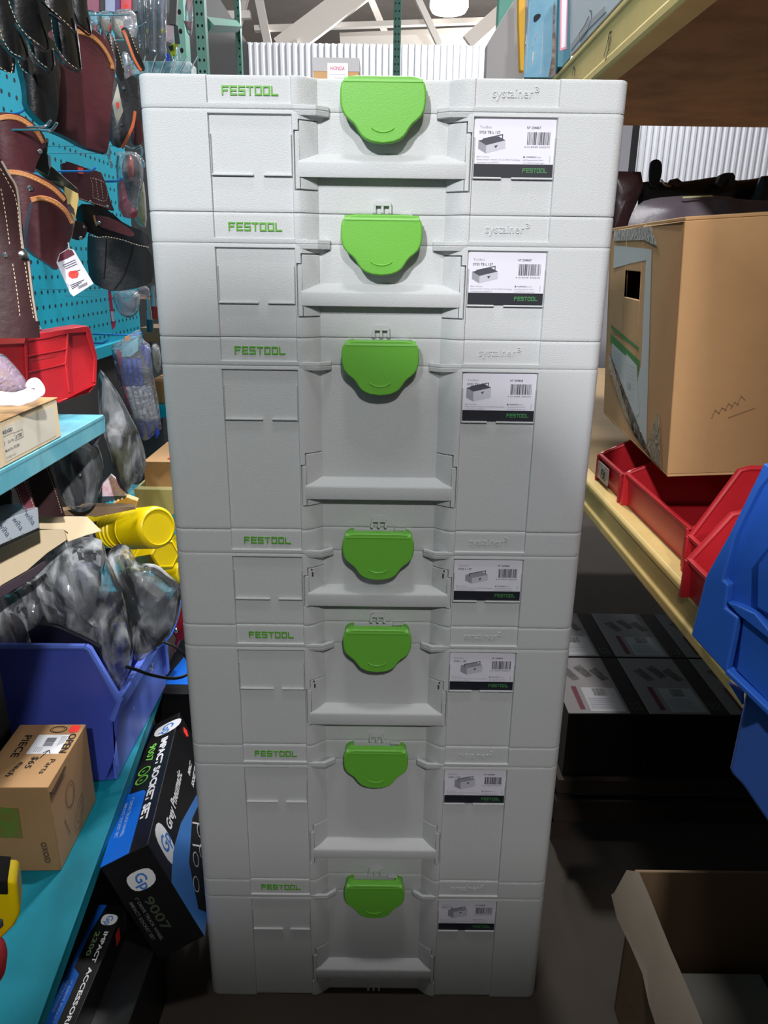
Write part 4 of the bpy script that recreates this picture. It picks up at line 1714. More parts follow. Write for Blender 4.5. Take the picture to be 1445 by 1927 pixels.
pouch('leather_pouch', 'black leather pouch covering the left part of the largest oxblood pouch', 'pouch',  # not a separate pouch, stands in for shade on the oxblood one
      z1((120, 330), (300, 300), (440, 380), (480, 520), (445, 700), (430, 980), (360, 1030), (270, 960), (200, 860), (190, 700), (160, 560)), .12, BLK, .022, .02, 40, group=GS, sm=1)  # black piece added where the oxblood pouch lies in shade
pouch('leather_pouch', 'wide black leather body above the sheath tips at the top left corner', 'pouch',
      z1((-90, -60), (690, -60), (700, 120), (640, 230), (520, 260), (420, 380), (240, 420), (60, 400), (-90, 380)), .14, BLK, .016, .02, 40, group=GS, sm=0)
for px, Y, lb, st in sh:
    cxm = sum(p[0] for p in px) / len(px)
    cym = sum(p[1] for p in px) / len(px)
    px = [(cxm + (p[0] - cxm) * 1.07, cym + (p[1] - cym) * 1.04) for p in px]
    pouch('leather_sheath', lb, 'sheath', px, Y, BLK, .012, .004, 40, stitch=st, group=GS, amp=.0035, sm=0,
          trim=[px[2:-1]] if len(px) > 6 else None, trimw=1.6, trim_m=BLK)

GP_ = 'oxblood leather tool pouches with tan edging'
pouch('leather_pouch', 'largest oxblood leather pouch with tan curved rim behind the black sheaths', 'pouch',
      z1((560, 240), (605, 242), (700, 265), (790, 320), (870, 400), (925, 490), (905, 600), (880, 700), (860, 900), (838, 1240), (780, 1225), (640, 1190), (500, 1110), (370, 1050), (250, 930), (190, 700), (180, 560), (300, 300)),
      .20, BRN, .028, .02, 35, trim=[z1((600, 262), (700, 285), (790, 345), (860, 425), (905, 500), (912, 545))], trimw=8, group=GP_, sm=1)
pouch('leather_pouch', 'oxblood leather pouch with tan curved rim at the left edge above the double pouch', 'pouch',
      z2((-60, 60), (60, 75), (160, 100), (250, 160), (330, 230), (368, 280), (345, 330), (310, 390), (270, 470), (250, 560), (130, 530), (50, 510), (-60, 440)),
      .10, BRN, .024, .02, 35, trim=[z2((-30, 100), (60, 90), (150, 108), (230, 155), (300, 215), (352, 290))], trimw=9,
      rivets=[(323 / 4.25, 200 + 360 / 4.25, 4.5)], group=GP_)
pouch('leather_pouch', 'oxblood back pocket with tan rim and rivet behind the low front pocket', 'pouch',
      z2((50, 500), (180, 520), (320, 575), (450, 655), (530, 735), (525, 790), (560, 880), (440, 1200), (240, 1180), (150, 900), (110, 600)),
      .075, BRN, .018, .02, 35, trim=[z2((70, 520), (180, 542), (310, 598), (430, 668), (522, 752))], trimw=9, rivets=[(240 / 4.25, 200 + 655 / 4.25, 5.5)], group=GP_)
pouch('leather_pouch', 'lowest oxblood pocket with tan rim, above the turquoise board holes', 'pouch',
      z2((240, 740), (330, 725), (430, 765), (530, 845), (590, 925), (570, 980), (550, 1030), (500, 1150), (435, 1320), (380, 1270), (240, 1180), (200, 1100), (215, 900)),
      .035, BRN, .026, .02, 35, trim=[z2((250, 750), (330, 738), (430, 772), (530, 850), (583, 935))], trimw=9, group=GP_)
pouch('leather_belt', 'long dark brown stitched leather strap hanging down the left picture edge', 'belt',
      z2((-90, 380), (0, 430), (60, 540), (150, 700), (178, 1000), (190, 1150), (235, 1230), (265, 1500), (310, 1760), (320, 1850), (-90, 1850)),
      -.05, BRND, .010, .012, 35, stitch=[z2((0, 500), (70, 620), (130, 750), (160, 1000), (175, 1140)), z2((200, 1250), (230, 1450), (275, 1700)),
                                          z2((5, 660), (40, 850), (75, 1110)), z2((100, 1260), (130, 1450), (160, 1690))],
      rivets=[(190 / 4.25, 200 + 1190 / 4.25, 9.5), (40 / 4.25, 200 + 1190 / 4.25, 5)], trim=[z2((10, 440), (70, 545), (142, 680), (168, 1000), (186, 1140)), z2((232, 1240), (262, 1500), (300, 1720))],
      trimw=4, trim_m=EDGE, amp=.001, sm=0, power=.12)
# small tool-loop pouch and black bag pouch
pouch('leather_pouch', 'small dark oxblood pouch with three stitched tool loops and orange sticker', 'pouch',
      z2((490, 460), (540, 445), (690, 500), (800, 530), (840, 620), (880, 760), (915, 835), (870, 830), (640, 745), (540, 610), (500, 560)),
      .40, BRN, .008, .01, 35, stitch=[z2((722, 570), (740, 640), (742, 730)), z2((765, 580), (785, 740)), z2((805, 590), (825, 745)), z2((640, 740), (760, 780), (880, 810)), z2((742, 730), (850, 755), (845, 620), (722, 570))],
      rivets=[(722 / 4.25, 200 + 765 / 4.25, 3), (862 / 4.25, 200 + 800 / 4.25, 3)], sticker=[z2((620, 488), (665, 492), (668, 540), (628, 538))], sm=0)
pouch('leather_pouch', 'black leather bag pouch with pale stitched rim left of the second case', 'pouch',
      z2((705, 990), (740, 1045), (850, 1050), (1000, 1080), (1215, 1140), (1235, 1390), (1120, 1450), (900, 1480), (780, 1440), (715, 1380), (695, 1200)),
      .36, BLKM, .030, .03, 20, stitch=[z2((715, 1030), (780, 1048), (860, 1045), (980, 1070), (1080, 1105), (1205, 1130))],
      seams=[z2((850, 1060), (846, 1200), (832, 1380)), z2((1065, 1110), (1035, 1230), (980, 1370), (915, 1465))], sm=1, amp=.003)
pouch('leather_pouch', 'dark open pouch flap behind the black bag pouch', 'pouch',
      z2((620, 780), (760, 790), (880, 840), (1000, 950), (1170, 1000), (1215, 1130), (1000, 1100), (720, 1030), (600, 920)), .43, BLK, .012, .02, 20, sm=1)
pouch('leather_strap', 'brown riveted leather strap across the mouth of the black pouch', 'strap',
      z2((750, 865), (900, 895), (1075, 1005), (1065, 1050), (950, 1015), (770, 955)), .385, BRN, .006, .004, 20, rivets=[(792 / 4.25, 200 + 932 / 4.25, 3.5)], trim=[z2((752, 870), (760, 915), (775, 955))], trimw=3)
pouch('leather_strap', 'brown riveted leather side panel left of the black pouch', 'strap',
      z2((580, 900), (700, 945), (690, 1040), (640, 1080), (550, 1050)), .40, BRND, .006, .004, 25,
      rivets=[(670 / 4.25, 200 + 965 / 4.25, 2.8), (645 / 4.25, 200 + 1055 / 4.25, 3.5)])


def plate(name, label, cat, px, Y, thick, m, az=0, group=None, extra=(), bev=.0006, part='body', X=None, tilt=0):
    """thin card or panel; extra = list of (part name, px, material, proud)"""
    F = Fr(px[0][0], px[0][1], Y=Y, az=az, X=X, tilt=tilt)
    t = F.thing(name, label, cat, group)
    mb = MB()
    mb.prism(F.P(px), 0, thick)
    b = mb.build(part, m, t, bevel=bev)
    for nm, q, mm_, pr in extra:
        mb = MB()
        qs = q if isinstance(q[0][0], (list, tuple)) else [q]
        for qq in qs:
            mb.prism(F.P(qq, -pr), -pr, -pr + min(pr * .9, .002))
        mb.build(nm, mm_, b)
    return t, F, b


plate('backing_card', 'yellowish hang card behind the oxblood double pouch', 'card',
      z2((515, 640), (625, 700), (632, 740), (580, 1030), (556, 1086), (500, 1080)), .17, .002, mat('ochre_card', (196, 168, 100), .6), 20,
      extra=[('printed_emblem', z2((535, 790), (560, 780), (590, 820), (600, 870), (560, 850), (535, 830)), BRND, .0006)])
plate('card_holder', 'open dark olive holder top above the yellowish card', 'holder',
      z2((250, 480), (380, 450), (620, 660), (625, 700), (500, 660), (390, 600)), .19, .02, mat('dark_olive_leather', (58, 54, 42), .5), 20,
      extra=[('inner_slot', z2((385, 590), (505, 600), (510, 640), (400, 605)), mat('olive_slot', (110, 104, 84), .6), .0008)])
plate('leather_tab', 'grey-green strap tab with white edge right of the upper oxblood pouch', 'strap',
      z2((300, 360), (370, 250), (388, 258), (375, 380), (400, 400), (408, 480), (395, 500), (385, 560), (260, 480)), .15, .006, mat('dark_olive_leather', (58, 54, 42), .5), 20,
      extra=[('white_edge', z2((382, 395), (405, 400), (408, 480), (396, 500), (388, 470)), PAPER, .001)])
t, F, b = plate('hang_tag', 'white hang tag with dark red top and orange price sticker', 'tag',
                z2((548, 1135), (590, 1150), (748, 1420), (588, 1522), (560, 1495), (450, 1250), (475, 1180)), .02, .0008, PAPER, 5,
                extra=[('red_header', z2((548, 1137), (578, 1152), (595, 1185), (540, 1215), (480, 1240), (462, 1245), (478, 1185)), MAROON, .0004),
                       ('price_sticker', z2((545, 1335), (560, 1318), (615, 1312), (628, 1335), (618, 1370), (575, 1378), (550, 1362)), ORG, .0006)])
mb = MB()
for k in range(6):
    P = F.P(z2((500 + k * 12, 1270 + k * 14), (600 + k * 8, 1225 + k * 16), (601 + k * 8, 1229 + k * 16), (502 + k * 12, 1274 + k * 14)), -.0006)
    if k not in (3, 4):
        mb.prism(P, -.0006, -.0002)
for k in range(9):
    P = F.P(z2((625 + k * 8, 1440 - k * 4), (629 + k * 8, 1438 - k * 4), (633 + k * 8, 1460 - k * 4), (629 + k * 8, 1462 - k * 4)), -.0006)
    mb.prism(P, -.0006, -.0002)
for k in range(3):
    P = F.P(z2((560 + k * 6, 1430 + k * 14), (670 - k * 20, 1385 + k * 20), (671 - k * 20, 1390 + k * 20), (562 + k * 6, 1436 + k * 14)), -.0006)
    mb.prism(P, -.0006, -.0002)
mb.build('printed_text', INK, b)
mb = MB()
mb.tube(F.P3(z2((555, 1150), (545, 1090)), -.0005), .0006, 5)
mb.build('string', THREAD, t)

# hooks
GH = 'pegboard hooks'
hk = [
    (z2((690, 520), (735, 512), (762, 490)), .36, BTIP, 'blue-tipped hook at the small pouch with tool loops', 5.0, 0),
    (z2((845, 600), (930, 598), (970, 576)), .44, BTIP, 'blue-tipped hook beside the clear pack with the red oval', 5.0, 0),
    (z1((20, 912), (150, 902), (212, 862)), .22, BTIP, 'blue-tipped hook on bare turquoise board, upper left', 5.0, 0),
    (z3((750, 235), (820, 236), (860, 210)), .35, BTIP, 'blue-tipped hook just right of the front red bin', 5.0, 0),
    (z3((1055, 172), (1095, 168), (1125, 155)), .42, BTIP, 'blue hook holding the pack of blue markers', 5.0, 0),
    (z1((290, 1015), (355, 1010), (402, 968)), .10, CHROME, 'bare metal hook prong, upper of the pair on the left', 5.5, 0),
    (z1((315, 1038), (405, 1042), (452, 990)), .09, CHROME, 'bare metal hook prong, lower of the pair on the left', 6.5, 0),
    (z1((800, 1225), (850, 1235), (880, 1262)), .40, CHROME, 'metal hook under the bottom corner of the largest pouch', 3.5, 0),
    (z1((1000, 1165), (1060, 1190), (1125, 1180)), .50, CHROME, 'metal hook beside the left edge of the top case', 3.5, 0),
    (z1((920, 322), (1000, 322)), .42, CHROME, 'thin dark hook above the brown-edged sheath', 3, 0),
    (z1((1100, 215), (1130, 205), (1165, 180)), .55, CHROME, 'pale hook holding the tall clear packs', 3, 0),
    (z2((885, 1474), (1000, 1474), (1100, 1478)), .46, CHROME, 'hook rod under the black bag pouch holding the clear domed pack', 2.4, 0),
    (z2((1130, 1528), (1190, 1530), (1226, 1432)), .56, CHROME, 'bent hook holding two screwdrivers beside the second case', 2.4, 0),
    (z1((700, 118), (870, 122), (1040, 118)), .40, CHROME, 'long dark hook rod holding the clear bags', 2.4, 0),
]
for px, Y, m_, lb, wpx, _ in hk:
    F = Fr(px[0][0], px[0][1], Y=Y, az=0)
    q = F.P3(px)
    r = wpx / 2 / FPX * (Y + .95) * .75
    mb = MB()
    mb.tube(spline(q, 5), r, 8)
    mb.ball(q[-1], r * 1.15, 0, 8)
    # stem running back to the board
    x0 = q[0]
    bx = -.598 - F.O.x
    by = (bx - x0[0]) * -.15
    mb.tube([x0, (max(bx, x0[0] - .2) if bx < x0[0] else x0[0] - .01, x0[1] + .02, x0[2])], r * .8, 8)
    F.place(mb.build('peg_hook', m_), lb, 'hook', GH)


# clear packs
def clearpack(label, px, Y, items=(), az=10, name='clear_package', cat='package', h=.012, film_m=None, amp=.002, group=None, sm=1, back=.008):
    """items: list of (part, px, material, thickness)"""
    F = Fr(px[0][0], px[0][1], Y=Y, az=az)
    t = F.thing(name, label, cat, group)
    for nm, q, m_, th_ in items:
        mb = MB()
        P = F.P(q)
        if len(q) > 5:
            P = smooth_poly(P, 1)
        mb.dome(P, th_, th_ * .4, K=5, amp=th_ * .06, freq=50, power=.3, n=40) if th_ > .002 else mb.prism(P, -th_, th_)
        mb.build(nm, m_, t)
    mb = MB()
    P = F.P(px)
    if sm:
        P = smooth_poly(P, sm)
    mb.dome(P, h, back, K=10 if amp > .005 else 8, amp=amp, freq=34 if amp > .005 else 28, power=.3, n=46 if amp > .005 else 60, seed=len(label) * .21)
    mb.build('film', film_m or PVC, t, angle=6 if amp > .005 else 32)
    return t, F


GC = 'clear packs hanging above the left end of the stack'
clearpack('clear pack with red oval label and black ring left of the top case', z2((925, 380), (960, 365), (1040, 360), (1110, 375), (1150, 470), (1145, 620), (1115, 740), (1095, 905), (950, 885), (935, 640)), .46,
          [('backing_card', z2((945, 600), (985, 560), (1040, 800), (1105, 830), (1092, 900), (955, 880)), PINK, .001),
           ('black_ring', z2((985, 400), (1060, 365), (1110, 420), (1120, 560), (1080, 700), (1030, 800), (1000, 640), (970, 520)), BLKM, .006),
           ('red_oval', z2((1030, 385), (1062, 395), (1080, 480), (1078, 580), (1052, 640), (1025, 580), (1012, 470)), mat('coral_red_disc', (214, 84, 70), .5), .012)], group=GC, h=.018)
clearpack('clear bag with grey card and red dot, leftmost above the brown-edged sheath', z1((695, 110), (790, 80), (800, 290), (720, 300)), .42,
          [('card', z1((705, 130), (780, 200), (780, 290), (715, 290)), mat('blue_grey_card', (92, 104, 122), .5), .001), ('red_dot', z1((752, 205), (775, 200), (780, 245), (760, 250)), ORG, .0025)], group=GC)
clearpack('clear bag with olive card and red dot between two similar bags', z1((790, 90), (890, 85), (905, 280), (800, 270)), .44,
          [('card', z1((805, 135), (890, 160), (890, 270), (812, 250)), mat('olive_card', (128, 124, 96), .5), .001), ('red_dot', z1((862, 200), (892, 195), (892, 250), (868, 250)), ORG, .0025)], group=GC)
clearpack('clear bag with light card and red dot above the black hanging sheath', z1((885, 85), (1085, 60), (1110, 300), (1020, 330), (900, 290)), .46,
          [('card', z1((895, 135), (985, 170), (1000, 330), (900, 240)), mat('light_olive_card', (160, 152, 124), .5), .001), ('red_dot', z1((962, 205), (985, 200), (992, 245), (968, 240)), ORG, .0025)], group=GC)
for i, (x0, x1, c, lb) in enumerate(((690, 790, (176, 96, 120), 'dull pink pack at the top edge of the picture'), (790, 835, (40, 38, 50), 'black pack at the top edge between pink and pale blue'),
                                     (835, 918, (178, 190, 226), 'pale blue pack at the top edge'), (918, 960, (90, 54, 130), 'purple pack at the top edge'), (950, 1052, (226, 70, 90), 'red pack with orange dot at the top edge'),
                                     (1040, 1100, (60, 66, 80), 'dark grey pack at the top edge right of the red one'))):
    plate('hanging_pack', lb, 'package', z1((x0, 78 + i * 5), (x0, -60), (x1, -60), (x1, 100 - i * 2)), .50 + i * .01, .006, mat('pack_colour_%s' % ('pink', 'black', 'ice', 'purple', 'red', 'slate')[i], c, .35), 10,
          group='coloured packs at the top edge', extra=[('orange_dot', smooth_poly(z1((990, 28), (1022, 28), (1024, 82), (992, 84)), 1), ORG, .001)] if i == 4 else ())
for i, (x0, x1, y1, c, lb) in enumerate(((1100, 1150, 400, (96, 104, 124), 'narrow tall clear pack, leftmost of the tall ones'), (1150, 1200, 430, (44, 46, 60), 'tall clear pack with dark handle inside'),
                                         (1200, 1262, 455, (132, 138, 162), 'tall clear pack with grey-blue contents'), (1262, 1335, 475, (150, 154, 176), 'tall clear pack nearest the green rack post'))):
    px = z1((x0, -60), (x1, -60), (x1 - 5, y1), (x0 + 15, y1 - 12))
    clearpack(lb, px, .62 + i * .02, [('contents', z1((x0 + 10, -60), (x1 - 12, -60), (x1 - 14, y1 - 30), (x0 + 22, y1 - 35)), mat('pack_grey_%s' % 'abcd'[i], c, .4), .006),
                                      ('yellow_tie', z1((x0 + 20, 170 + 70 * (i % 2)), (x1 - 10, 160 + 70 * (i % 2)), (x1 - 14, 205 + 70 * (i % 2)), (x0 + 24, 215 + 70 * (i % 2))), mat('lime_yellow_tie', (214, 220, 40), .5), .0085)] if i in (1, 3) else
              [('contents', z1((x0 + 10, -60), (x1 - 12, -60), (x1 - 14, y1 - 30), (x0 + 22, y1 - 35)), mat('pack_grey_%s' % 'abcd'[i], c, .4), .006)], group=GC, sm=0)
zt_ = zc(220, 0, 7.225)
clearpack('clear pack with red and white card in front of the green rack post', zt_((925, -20), (1040, -20), (1030, 400), (1000, 520), (930, 400)), .9,
          [('card', zt_((935, -20), (1030, -20), (985, 170), (930, 130)), mat('red_white_card', (236, 170, 176), .5), .001), ('red_handle', zt_((905, 280), (1010, 290), (1020, 420), (950, 410)), mat('brick_red', (176, 60, 66), .4), .006)], group=GC)
plate('hanging_tool', 'dark tool handle with pink card beside the green rack post', 'tool', zt_((715, -20), (815, -20), (800, 340), (710, 330)), .8, .01, mat('dark_taupe', (76, 70, 68), .5), 0,
      extra=[('pink_card', zt_((670, 340), (770, 350), (765, 600), (670, 560)), mat('pale_pink_card', (196, 160, 168), .5), .001), ('shaft', zt_((770, 350), (830, 350), (860, 600), (790, 600)), mat('dark_shaft', (50, 50, 48), .4), .001)])
for i, (a, lb) in enumerate(((zt_((690, 640), (800, 560), (835, 570), (800, 640), (780, 740), (740, 760)), 'yellow handled tool hanging before the white corrugated wall'),)):
    plate('hanging_tool', lb, 'tool', a, .85, .01, mat('lime_yellow_tie', (214, 220, 40), .5), 0,
          extra=[('shaft', [zt_((800, 640), (812, 640), (832, 900), (820, 900)), zt_((825, 640), (835, 640), (880, 860), (868, 860)), zt_((740, 760), (760, 760), (790, 960), (770, 960))], CHROME, .001),
                 ('dark_grip', zt_((690, 630), (760, 610), (765, 680), (720, 690)), BLKM, .003)])
plate('blue_tab', 'small blue tab among the clear packs', 'tag', zt_((660, 700), (715, 740), (712, 850), (660, 810)), .78, .002, BLUEM, 0)
t = thing('wire_tray', 'small pale wire tray edge just above the left corner of the stack', 'tray', tuple(atY(300, 128, .75)))
mb = MB()
mb.box(-.055, .06, 0, .05, -.012, .012)
mb.build('tray', mat('pale_teal_plastic', (120, 160, 168), .4, var=(60, .8, (230, 236, 240))), t, bevel=.002)
mb = MB()
for k in range(7):
    mb.tube([(-.055 + k * .018, -.001, -.012), (-.045 + k * .02, -.002, .020)], .0014, 6)
mb.build('wires', CHROME, t)

# sheaths and pliers right of the big pouch
pouch('leather_sheath', 'black knife sheath with orange-brown raw edge beside the top case', 'sheath',
      z1((968, 240), (985, 222), (1012, 228), (1060, 330), (1130, 480), (1170, 565), (1110, 570), (1060, 490), (1000, 330)), .40, BLK, .008, .006, 25,
      trim=[z1((985, 240), (1010, 300), (1060, 440), (1100, 520), (1130, 565))], trimw=5, trim_m=mat('orange_raw_edge', (190, 92, 48), .5), stitch=[z1((1035, 260), (1075, 360), (1110, 440))])
pouch('leather_sheath', 'narrow brown sheath left of two black ones beside the largest pouch', 'sheath',
      z1((800, 260), (830, 252), (860, 330), (900, 420), (880, 450), (820, 340)), .36, BRN, .008, .006, 25)
pouch('leather_sheath', 'black stitched sheath between brown sheath and scissors pack', 'sheath',
      z1((845, 280), (885, 268), (940, 380), (990, 540), (1000, 640), (950, 660), (900, 520), (860, 380)), .37, BLK, .008, .006, 25, stitch=[z1((862, 290), (900, 400), (930, 500)), z1((905, 290), (950, 420), (985, 540))])
clearpack('clear pack with grey scissors beside the black sheath', z1((970, 415), (1020, 410), (1060, 500), (1075, 700), (1000, 690), (975, 560)), .44,
          [('scissor_ring', z1((1020, 560), (1050, 545), (1068, 590), (1058, 640), (1030, 635)), mat('dull_pink_grip', (170, 120, 124), .4), .006), ('blade', z1((990, 430), (1020, 425), (1045, 540), (1015, 560)), CHROME, .003)], group=GC)
pouch('leather_pouch', 'tall black holster with orange stitched edge touching the left side of the top case', 'pouch',
      z1((880, 620), (980, 660), (1070, 600), (1110, 700), (1112, 860), (1080, 900), (1055, 1010), (1000, 1150), (960, 1195), (880, 1150), (860, 1000)), .42, BLKM, .016, .01, 25,
      trim=[z1((1080, 890), (1062, 1000), (1025, 1090), (975, 1185))], trimw=5, trim_m=mat('orange_raw_edge', (190, 92, 48), .5), rivets=[(970 / 4.25, 1000 / 4.25, 2.2), (985 / 4.25, 710 / 4.25, 3)])
plate('hang_tag', 'small folded grey tag with a red mark on the black holster', 'tag', z1((940, 668), (985, 890), (935, 1012), (898, 830)), .36, .0008, mat('grey_tag_card', (172, 168, 156), .6), 25,
      extra=[('red_mark', z1((930, 820), (948, 815), (955, 850), (935, 870)), ORG, .0006)])
pouch('leather_pouch', 'dark oxblood pouch bottom between holster and top case', 'pouch',
      z1((1075, 940), (1140, 985), (1145, 1150), (1060, 1175), (1040, 1090)), .50, BRN, .01, .01, 25)
# chains
for i, (a, b, Y, lb) in enumerate((((855, 1060), (885, 1330), .42, 'fine ball chain hanging below the largest pouch'), ((1110, 1070), (1150, 1330), .50, 'fine ball chain hanging along the left side of the top case'))):
    F = Fr(*z1(a)[0], Y=Y)
    A, B = F.p3(*z1(a)[0]), F.p3(*z1(b)[0])
    mb = MB()
    for k in range(16):
        s_ = k / 15
        mb.ball((A[0] + (B[0] - A[0]) * s_ + .0015 * sin(k), 0, A[2] + (B[2] - A[2]) * s_), .0022, 0, 8, (1, 1, 1.35))
    mb.tube([A, B], .0005, 4)
    F.place(mb.build('ball_chain', CHROME), lb, 'chain')
clearpack('pale yellow glove pack squeezed against the left side of the top cases', z2((1130, 560), (1160, 640), (1180, 980), (1120, 960), (1075, 905), (1100, 800)), .58,
          [('gloves', z2((1135, 580), (1160, 650), (1175, 960), (1120, 940), (1080, 900), (1105, 800)), mat('pale_yellow_glove', (226, 206, 128), .6), .014)], h=.02)
clearpack('clear domed pack under the black bag pouch', z2((895, 1470), (1120, 1470), (1120, 1620), (1070, 1690), (980, 1690), (915, 1610)), .45,
          [('wire_loop', z2((915, 1480), (945, 1480), (975, 1600), (1060, 1600), (1085, 1480), (1110, 1480), (1090, 1640), (1040, 1670), (970, 1665)), mat('bright_grey_loop', (190, 196, 204), .3), .006)], h=.02)
plate('backing_card', 'narrow red and white card left of the clear domed pack', 'card', z2((862, 1470), (886, 1472), (925, 1760), (895, 1790)), .46, .001, PINK, 15,
      extra=[('white_block', z2((885, 1640), (905, 1640), (918, 1720), (895, 1720)), PAPER, .0006)])
clearpack('small packet with pinkish card below the black pouch corner', z2((1085, 1450), (1190, 1430), (1205, 1545), (1085, 1540)), .5,
          [('card', z2((1095, 1490), (1195, 1520), (1200, 1545), (1100, 1540)), mat('salmon_card', (216, 178, 160), .5), .001)], h=.008)
for i, (a, lb) in enumerate((((1185, 1545), 'screwdriver with bright ferrule hanging left of the second case'), ((1222, 1440), 'red-handled screwdriver tip hanging beside the second case'))):
    F = Fr(*z2(a)[0], Y=.55 + .03 * i)
    t = F.thing('screwdriver', lb, 'screwdriver')
    q = F.P3(z2(a, (a[0] + 8, a[1] + 90), (a[0] + 12, a[1] + 160), (a[0] + 16, a[1] + 260)))
    mb = MB()
    mb.tube([q[0], q[1]], .0032, 10)
    mb.build('shaft', CHROME, t)
    mb = MB()
    mb.tube([q[1], q[2]], .0045, 10)
    mb.build('ferrule', CHROME, t)
    mb = MB()
    mb.tube([q[2], q[3]], .0062, 10)
    mb.build('handle', mat('deep_red_grip', (120, 24, 28), .4) if i else mat('petrol_grip', (10, 70, 84), .4), t)

# ---- upper turquoise shelf with red bins, small parts box
ZT = .89
t = thing('metal_shelf', 'pale turquoise steel shelf plate sticking out under the red bins', 'shelf', (-.40, 0, ZT))
mb = MB()
mb.box(-.18, 0, -.5, .19, -.004, 0)
mb.box(-.004, 0, -.5, .19, -.026, -.004)
mb.build('plate', TEALB, t, bevel=.001)
t = thing('parts_box', 'pale cardboard parts box with white catalogue label on the turquoise shelf', 'box', (-.401, .0, ZT))
BX0, BX1 = -.33, .044
mb = MB()
mb.box(-.09, 0, BX0, BX1, .0005, .048)
c = mb.build('carton', CARDL, t, bevel=.0012)
fc = Face((0, 0, 0), (0, 1, 0), (0, 0, 1))
mb = MB()
fc.rect(mb, -.100, .030, .005, .042, .0003, 0)
mb.build('label_sheet', mat('cream_label', (214, 206, 190), .6), c)
mb = MB()
fc.text(mb, 'RIDGID', -.098, .0345, .0052, 0, .0006, width=.022, bold=.03)
fc.rect(mb, -.098, -.074, .0318, .0322, .0006, 1)
fc.text(mb, '1', -.098, .0225, .0065, 0, .0006, bold=.02)
fc.text(mb, 'Cat. No.', -.090, .0235, .0040, 0, .0006, width=.014, bold=.01)
fc.text(mb, '31792', -.0715, .0240, .0058, 0, .0006, width=.015, bold=.02)
fc.line(mb, [(-.0735, .0225), (-.054, .0225), (-.054, .031), (-.0735, .031)], .0005, .0006, 0, True)
fc.text(mb, 'Model No. R7228B', -.098, .0150, .0042, 0, .0006, width=.032, bold=.01)
fc.text(mb, 'The Ridge Tool Co.', -.098, .0080, .0030, 0, .0006, width=.022)
mb.build('printed_text', [INK, MAROON], c)
mb = MB()
mb.box(-.09, .001, BX0, BX1 + .001, .0482, .0500)
mb.build('lid_flap', CARD, t, bevel=.0005)


def red_side_bin(F, t, outline, frame, m):
    mb = MB()
    mb.prism(F.P(outline), .0, .035)
    mb.build('shell', m, t, bevel=.0012)
    for q in frame:
        mb = MB()
        mb.prism(F.P(q, -.004), -.004, .0002)
        mb.build('rib', m, t, bevel=.0008)


F = Fr(*z3((110, 700))[0], Y=.13, az=52)
t = F.thing('storage_bin', 'front red bin with ribbed side on the pale turquoise shelf', 'storage bin', 'red storage bins on the turquoise shelf')
red_side_bin(F, t, z3((-60, 215), (0, 200), (200, 185), (560, 118), (700, 98), (725, 125), (780, 350), (772, 560), (720, 625), (480, 712), (110, 712), (-60, 640)),
             [z3((0, 205), (700, 98), (722, 122), (728, 150), (560, 160), (470, 178), (380, 200), (215, 222), (10, 248)),
              z3((195, 225), (222, 222), (232, 560), (215, 560)), z3((540, 165), (553, 162), (545, 400), (565, 630), (552, 635), (520, 400)),
              z3((218, 333), (540, 275), (542, 290), (218, 350)), z3((232, 460), (538, 390), (540, 408), (232, 476)),
              z3((725, 125), (780, 350), (772, 560), (745, 550), (755, 350), (690, 150)), z3((460, 700), (700, 630), (760, 560), (772, 565), (720, 630), (470, 718))], RED)
mb = MB()
mb.dome(F.P(z3((230, 360), (330, 350), (455, 325), (458, 345), (330, 372), (232, 390)), -.0002), .0012, 0)
mb.build('moulded_mark', mat('mark_red', (160, 40, 44), .45), t)
F = Fr(*z3((0, 90))[0], Y=.12, az=52)
t = F.thing('storage_bin', 'second red bin mostly hidden behind the front one at the left edge', 'storage bin', 'red storage bins on the turquoise shelf')
red_side_bin(F, t, z3((-60, 90), (0, 80), (150, 66), (188, 92), (216, 165), (200, 240), (-60, 250)), [z3((0, 82), (150, 66), (188, 92), (180, 110), (140, 90), (0, 104))], mat('light_red_bin_plastic', (214, 74, 68), .4))
F = Fr(*z3((262, 150))[0], Y=.2)
mb = MB()
q = F.P3(z3((255, 165), (285, 100)))
mb.tube(q, .0085, 14)
mb.tube([q[1], Vector(q[1]) + (Vector(q[1]) - Vector(q[0])) * .03], .0058, 12, 1)
F.place(mb.build('pipe_stub', [mat('pipe_grey', (96, 108, 116), .4), HOLE]), 'short grey tube end sticking up behind the red bins', 'tube')
clearpack('clear packet with brown contents lying on the parts box at the left edge', z3((-60, 310), (30, 322), (110, 400), (232, 560), (220, 630), (-60, 640)), -.06,
          [('contents', z3((-60, 440), (60, 440), (155, 575), (140, 630), (-60, 625)), mat('amber_brown_part', (140, 100, 40), .4), .010)], az=30, h=.016, film_m=film('violet_tint_film', (206, 188, 214), .35, .1))
F = Fr(*z3((0, 680))[0], Y=-.09, az=15)
mb = MB()
mb.tube(spline(F.P3(z3((-60, 690), (100, 700), (230, 680), (320, 620), (290, 560), (250, 560), (245, 590))), 6), .0052, 10)
mb.tube(spline(F.P3(z3((-60, 650), (80, 660), (200, 650), (260, 600))), 6), .005, 10)
for i in range(len(mb.v)):
    x, y, z = mb.v[i]
    mb.v[i] = (x, y * .5, z + .0015 * noise.noise(Vector((x * 90, y * 90, z * 90))))
F.place(mb.build('white_strap', mat('white_polythene', (224, 218, 226), .3)), 'loop of white plastic strap lying on the parts box', 'strap')

